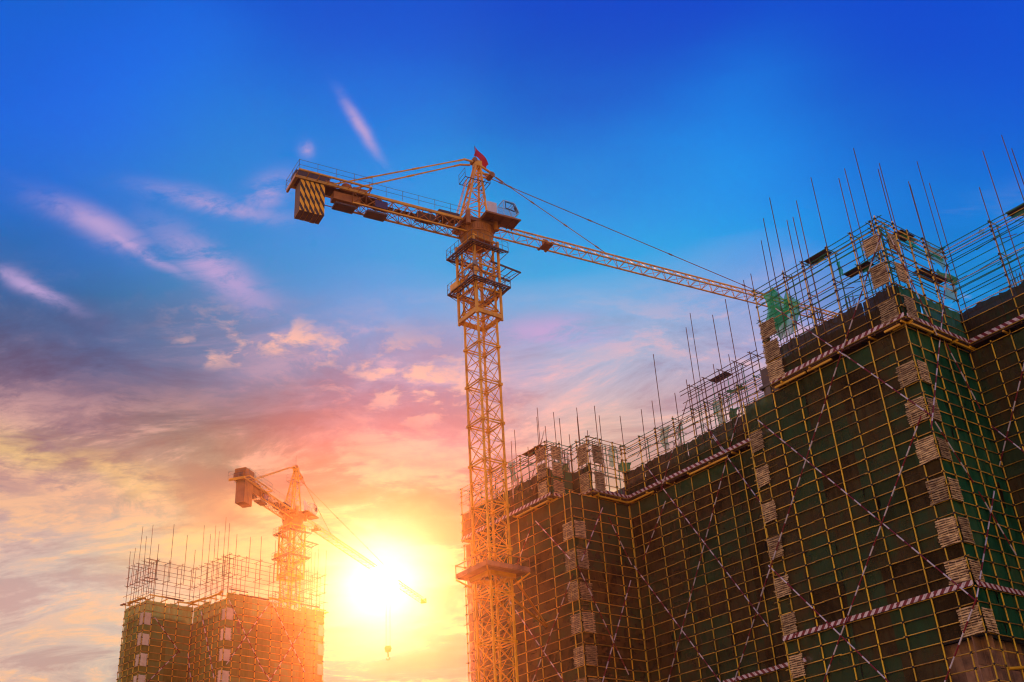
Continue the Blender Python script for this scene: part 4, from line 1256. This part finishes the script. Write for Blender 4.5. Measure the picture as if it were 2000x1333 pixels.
    g = MB(); g.box(jp(-10.3, -.55, -.75), jx, jy, UPV, .62 * s, .3 * s, .4 * s); g.build('electrical_cabinet', 'blue', ct)
    for xx in (-13.7, -10.6):
        g = MB(); g.box(jp(xx, -.1, -1.62), jx, jy, UPV, 1.0 * s, .55 * s, .10 * s); g.build('drip_tray', 'dark', ct)
    g = MB(); g.bar(jp(-16.2, -.7, -1.25), jp(-9.6, -.7, -1.32), .07 * s); g.bar(jp(-16.2, .7, -1.25), jp(-9.6, .7, -1.32), .07 * s); g.build('hose_rail', 'crane_dk', ct)
    g = MB(); g.box(jp(-3.2, -.3, .25), jx, jy, UPV, 1.1 * s, .4 * s, .35 * s); g.box(jp(-5.6, -.2, -.55), jx, jy, UPV, .9 * s, .4 * s, .35 * s); g.build('machine_housing', 'dark', ct)
    for y in (-.85, .85):
        A = jp(-1.2, y * .55, az_ - .28); B = jp(-15.0, y, .15); g = MB(); g.pipe(A, B, .075 * s, 6); d = B - A
        for u in (.0, .37, .72): g.pipe(A + d * u, A + d * (u + .05), .10 * s, 6)
        g.build('counter_jib_pendant', 'crane', root)
    return root, mp_, jp


MC = polar(-1.8, 89.6)
main, mpf, jpf = crane('tower_crane', 'tall orange yellow tower crane with red flag and striped counterweight, jib reaching right', MC.x, MC.y, 62.0 + GZ, 51.4, 60.0, 50.5, 1.0, True)
FC = polar(-12.4, 185)
far, mpg, jpg = crane('tower_crane', 'distant orange tower crane behind the left building, its jib passing in front of the sun', FC.x, FC.y, 67.7 + GZ, 42, 15.5, 66, 1.08, False, cj=17.2)

# anchor collar of the main mast
g = MB(); zc0 = 27.1 + GZ; hs = 2.2
P_ = [(-hs, -hs), (hs, -hs), (hs, hs), (-hs, hs)]; I_ = [(-1.3, -1.3), (1.3, -1.3), (1.3, 1.3), (-1.3, 1.3)]
col_root = empty('protection_deck', mpf(0, 0, zc0), 'boarded square protection deck round the crane mast, halfway up the wall, glowing orange', 'deck')
for i in range(4):
    a, c = P_[i], P_[(i + 1) % 4]; ia, ic = I_[i], I_[(i + 1) % 4]
    for k in range(4):
        w0, w1 = k / 4, (k + 1) / 4; b = MB()
        A = [x + (y - x) * (w0 + w1) / 2 for x, y in zip(a, ia)]; C_ = [x + (y - x) * (w0 + w1) / 2 for x, y in zip(c, ic)]
        b.bar(mpf(*A, zc0 + R.uniform(-.03, .03)), mpf(*C_, zc0 + R.uniform(-.03, .03)), .24, .05); b.build('plank', 'ply', col_root)
    b = MB(); b.bar(mpf(*a, zc0 + .22), mpf(*c, zc0 + .22), .05, .34); b.build('side_board', 'ply', col_root)
    b = MB(); b.bar(mpf(*a, zc0 + 1.1), mpf(*c, zc0 + 1.1), .07); b.bar(mpf(*a, zc0 + .0), mpf(*a, zc0 + 1.2), .08); b.build('guard_rail', 'crane_dk', col_root)
    b = MB(); b.bar(mpf(*ia, zc0 - .9), mpf(*a, zc0 - .08), .12); b.bar(mpf(*ia, zc0 - .25), mpf(*ic, zc0 - .25), .25, .35); b.build('support_bracket', 'crane', col_root)
wp = L1.pt(6.0, zc0 - .2, -1.0); wq = L1.pt(11.5, zc0 - .2, -1.0)
for nm, A, B in (('tie_strut', mpf(1.2, -1.2, zc0 - .3), wp), ('tie_strut', mpf(1.2, 1.2, zc0 - .3), wq), ('tie_strut', mpf(1.2, 1.2, zc0 - .3), wp)):
    b = MB(); b.bar(A, B, .16); b.build(nm, 'crane', col_root)

# hook block of the distant crane
HX = ray(758, 1275); hp = CAM + HX * (222 / math.hypot(HX.x, HX.y))
b = MB(); b.pipe(hp + UPV * -.9, hp + UPV * .2, .14, 8); b.box(hp + UPV * .7, Vector((1, 0, 0)), Vector((0, 1, 0)), UPV, .55, .2, .6)
b.pipe(hp + Vector((-.3, -.25, .8)), hp + Vector((-.3, .25, .8)), .4, 12); b.pipe(hp + Vector((.3, -.25, .8)), hp + Vector((.3, .25, .8)), .4, 12)
for i in range(6):
    a0, a1 = math.pi * (1 + i / 5), math.pi * (1 + (i + 1) / 5)
    b.pipe(hp + Vector((.35 * math.cos(a0), 0, -1.1 + .35 * math.sin(a0))), hp + Vector((.35 * math.cos(a1), 0, -1.1 + .35 * math.sin(a1))), .09, 6)
# the jib passes above it: the hoist ropes run straight up to the jib's height
jz = 67.7 + GZ
for dx in (-.4, .4): b.pipe(hp + Vector((dx, 0, 1.2)), Vector((hp.x + dx, hp.y, jz)), .04, 4)
hk = b.build('crane_hook', 'crane_dk', origin=hp)
hk['label'] = 'small hook block hanging on thin ropes under the distant crane jib, below the sun'; hk['category'] = 'crane hook'

# ================================================================== DISTANT BUILDING, LEFT
h2 = 49.0
PAa = polar(-19.46, 172); PCc = polar(-15.65, 169)
az2 = math.radians(-48.5); E1 = Vector((math.sin(az2), math.cos(az2), 0)); E2 = Vector((math.cos(az2), -math.sin(az2), 0))
k_ = (PCc - PAa).dot(E2); PBb = PAa + E2 * k_; PCc = PBb - E1 * 9.0
G1 = Face(PAa, E1, -E2, 5.9); G2 = Face(PAa, E2, -E1, k_); G3 = Face(PBb, -E1, -E2, 9.0)
G4 = Face(PCc, E2, -E1, 18.3); G5 = Face(PCc + E2 * 18.3, E1, E2, 14)
Z2 = h2 + GZ
fb = empty('unfinished_tower_block', PCc + E2 * 6 + E1 * 8, 'distant unfinished concrete block at the left, wrapped in olive netting', 'building')
b = MB()
def e2(a, c, z): return PCc + E1 * a + E2 * c + UPV * z
b.box(e2(11, 9.2, Z2 / 2 - 1), E1, E2, UPV, 9.8, 8.0, Z2 / 2 - 1); b.box(PAa + E1 * 3.4 + E2 * (k_ / 2) + UPV * (Z2 / 2 - 1), E1, E2, UPV, 2.3, k_ / 2 - 1.0 + .5, Z2 / 2 - 1)
b.build('core_walls', 'concrete', fb)
for k in range(4, 16):
    s_ = MB(); s_.box(e2(11, 9.2, 3 * k + 1.2), E1, E2, UPV, 10, 8.2, .1); s_.build('floor_slab', 'slab', fb)
fs = empty('scaffold', PAa + UPV * 0, 'yellow scaffold on the left half of the distant building, olive nets and pale corner mats', 'scaffold', 'scaffolds on the distant building')
fs2 = empty('scaffold', PCc + UPV * 0, 'yellow scaffold on the wide right half of the distant building, fading into sun glow', 'scaffold', 'scaffolds on the distant building')
zz2 = frange(16.5, Z2 - .6, 1.01)
mz2 = [Z2 - .9 - 3.03 * k for k in range(1, 11)]
for rt_, f, ts, ext in ((fs, G1, [0, 1.5, 3, 4.5, 5.8], 0), (fs, G2, [1.3, 3.3, 5.5, k_ - .2], 0), (fs, G3, [1.5, 3, 4.5, 6, 7.5], 0), (fs2, G4, [0, 1.5, 3.0, 5.6, 8.2, 10.2, 12.4, 14.6, 16.6, 18.2], 0), (fs2, G5, [2, 4, 6, 8, 10, 12], 0)):
    posts(rt_, f, ts, 0, Z2, .05, .056, 'post'); ledgers(rt_, f, zz2, 0, f.L, 0, .055, 'ledger', seg=8)
    clamps(rt_, f, ts, zz2, .03, .09)
    n = max(1, round(f.L / 4.5))
    for i in range(n):
        for z in frange(Z2 - 3.03 * 11, Z2 - 3, 3.03):
            net(rt_, f, f.L * i / n, f.L * (i + 1) / n, z, min(z + 3.03, Z2 + .25) + (R.uniform(-.9, .3) if z > Z2 - 4 else 0), -.1, 'net_far', nu=4, nv=3)
    # open top
    up_ts = ts[::1]
    posts(rt_, f, up_ts, Z2 - .5, Z2 + 6.2, .05, .04, 'rust', jit=.25); posts(rt_, f, up_ts, Z2, Z2 + 6, -1.1, .045, 'rust', name='inner_upright')
    for z in (Z2 + 6, Z2 + 4.6, Z2 + 3.1, Z2 + 1.6):
        ledgers(rt_, f, [z + (0 if f is not G1 else -1.4)], 0, f.L, .0, .036, 'rust', seg=20, over=.9); ledgers(rt_, f, [z - .2], 0, f.L, -1.1, .03, 'rust', seg=20, name='inner_ledger')
    for t in up_ts:
        for z in (Z2 + 6, Z2 + 3.1): tube('transom', f.pt(t, z + .06, .6), f.pt(t, z + .06, -1.6), .04, 'rust', rt_)
        t2 = t + R.uniform(-.5, .5)
        tube('tall_pole', f.pt(t2, Z2 + 3, .1), f.pt(t2, Z2 + R.uniform(8.5, 13), .1 + R.uniform(-.2, .2)), .04, 'rust', rt_)
    for t in frange(.8, f.L, 2.2): tube('outrigger_beam', f.pt(t, Z2 + .1, 1.0), f.pt(t, Z2 + .1, -1.0), .09, 'beam', rt_)
    
    t = .1
    while t < f.L - .6:
        w = min(R.uniform(1.5, 4.5), f.L - t); bb_ = MB(); zz_ = Z2 + R.uniform(.0, .7)
        bb_.bar(f.pt(t, zz_, R.uniform(.2, .9)), f.pt(t + w, zz_ + R.uniform(-.1, .1), R.uniform(.2, .9)), R.uniform(.15, .5), .14)
        bb_.build('edge_beam', R.choice(('beam', 'beam', 'plank')), rt_); t += w * R.uniform(.5, 1.1)
for z in mz2:
    bamboo_mat(fs, G2, .05, 1.0, z, z + 1.8, .16, n=9, mat='cream'); bamboo_mat(fs, G1, .05, .8, z, z + 1.8, .16, n=9, mat='cream')
    bamboo_mat(fs2, G4, .05, 1.1, z, z + 1.8, .16, n=9, mat='cream'); bamboo_mat(fs, G3, 8.3, 8.95, z, z + 1.8, .16, n=9, mat='cream')
    bamboo_mat(fs2, G4, 17.2, 18.2, z, z + 1.8, .16, n=9, mat='cream'); bamboo_mat(fs2, G5, .1, 1.5, z, z + 1.8, .16, n=9, mat='cream')
for i, (a, c) in enumerate([((302, 1206), (352, 1276)), ((350, 1272), (288, 1333))]): brace(fs, G2, a, c, .25, .07, i)
for i, (a, c) in enumerate([((393, 1195), (418, 1325)), ((366, 1268), (373, 1333))]): brace(fs, G3, a, c, .25, .07, i)
for i, (a, c) in enumerate([((447, 1172), (515, 1313)), ((527, 1178), (442, 1298)), ((532, 1178), (595, 1313)), ((592, 1228), (520, 1340)), ((507, 1300), (540, 1345))]): brace(fs2, G4, a, c, .25, .07, i)

# ================================================================== HAZE
hb = MB(); hb.box((0, 117.5, 41.5), Vector((1, 0, 0)), Vector((0, 1, 0)), UPV, 150, 152.5, 42.5)
hm = bpy.data.materials.new('evening_haze'); hm.use_nodes = True; hn = hm.node_tree; hn.nodes.clear()
pv = hn.nodes.new('ShaderNodeVolumePrincipled'); ho = hn.nodes.new('ShaderNodeOutputMaterial')
pv.inputs['Color'].default_value = (1.0, 0.50, 0.32, 1); pv.inputs['Density'].default_value = 0.00027; pv.inputs['Anisotropy'].default_value = 0.93
hn.links.new(pv.outputs[0], ho.inputs['Volume'])
M['haze'] = hm
hz = hb.build('haze', 'haze'); stuff(hz)
print('OBJECTS', len(bpy.data.objects), 'TRIS', sum(len(o.data.polygons) * 2 for o in bpy.data.objects if o.type == 'MESH'))
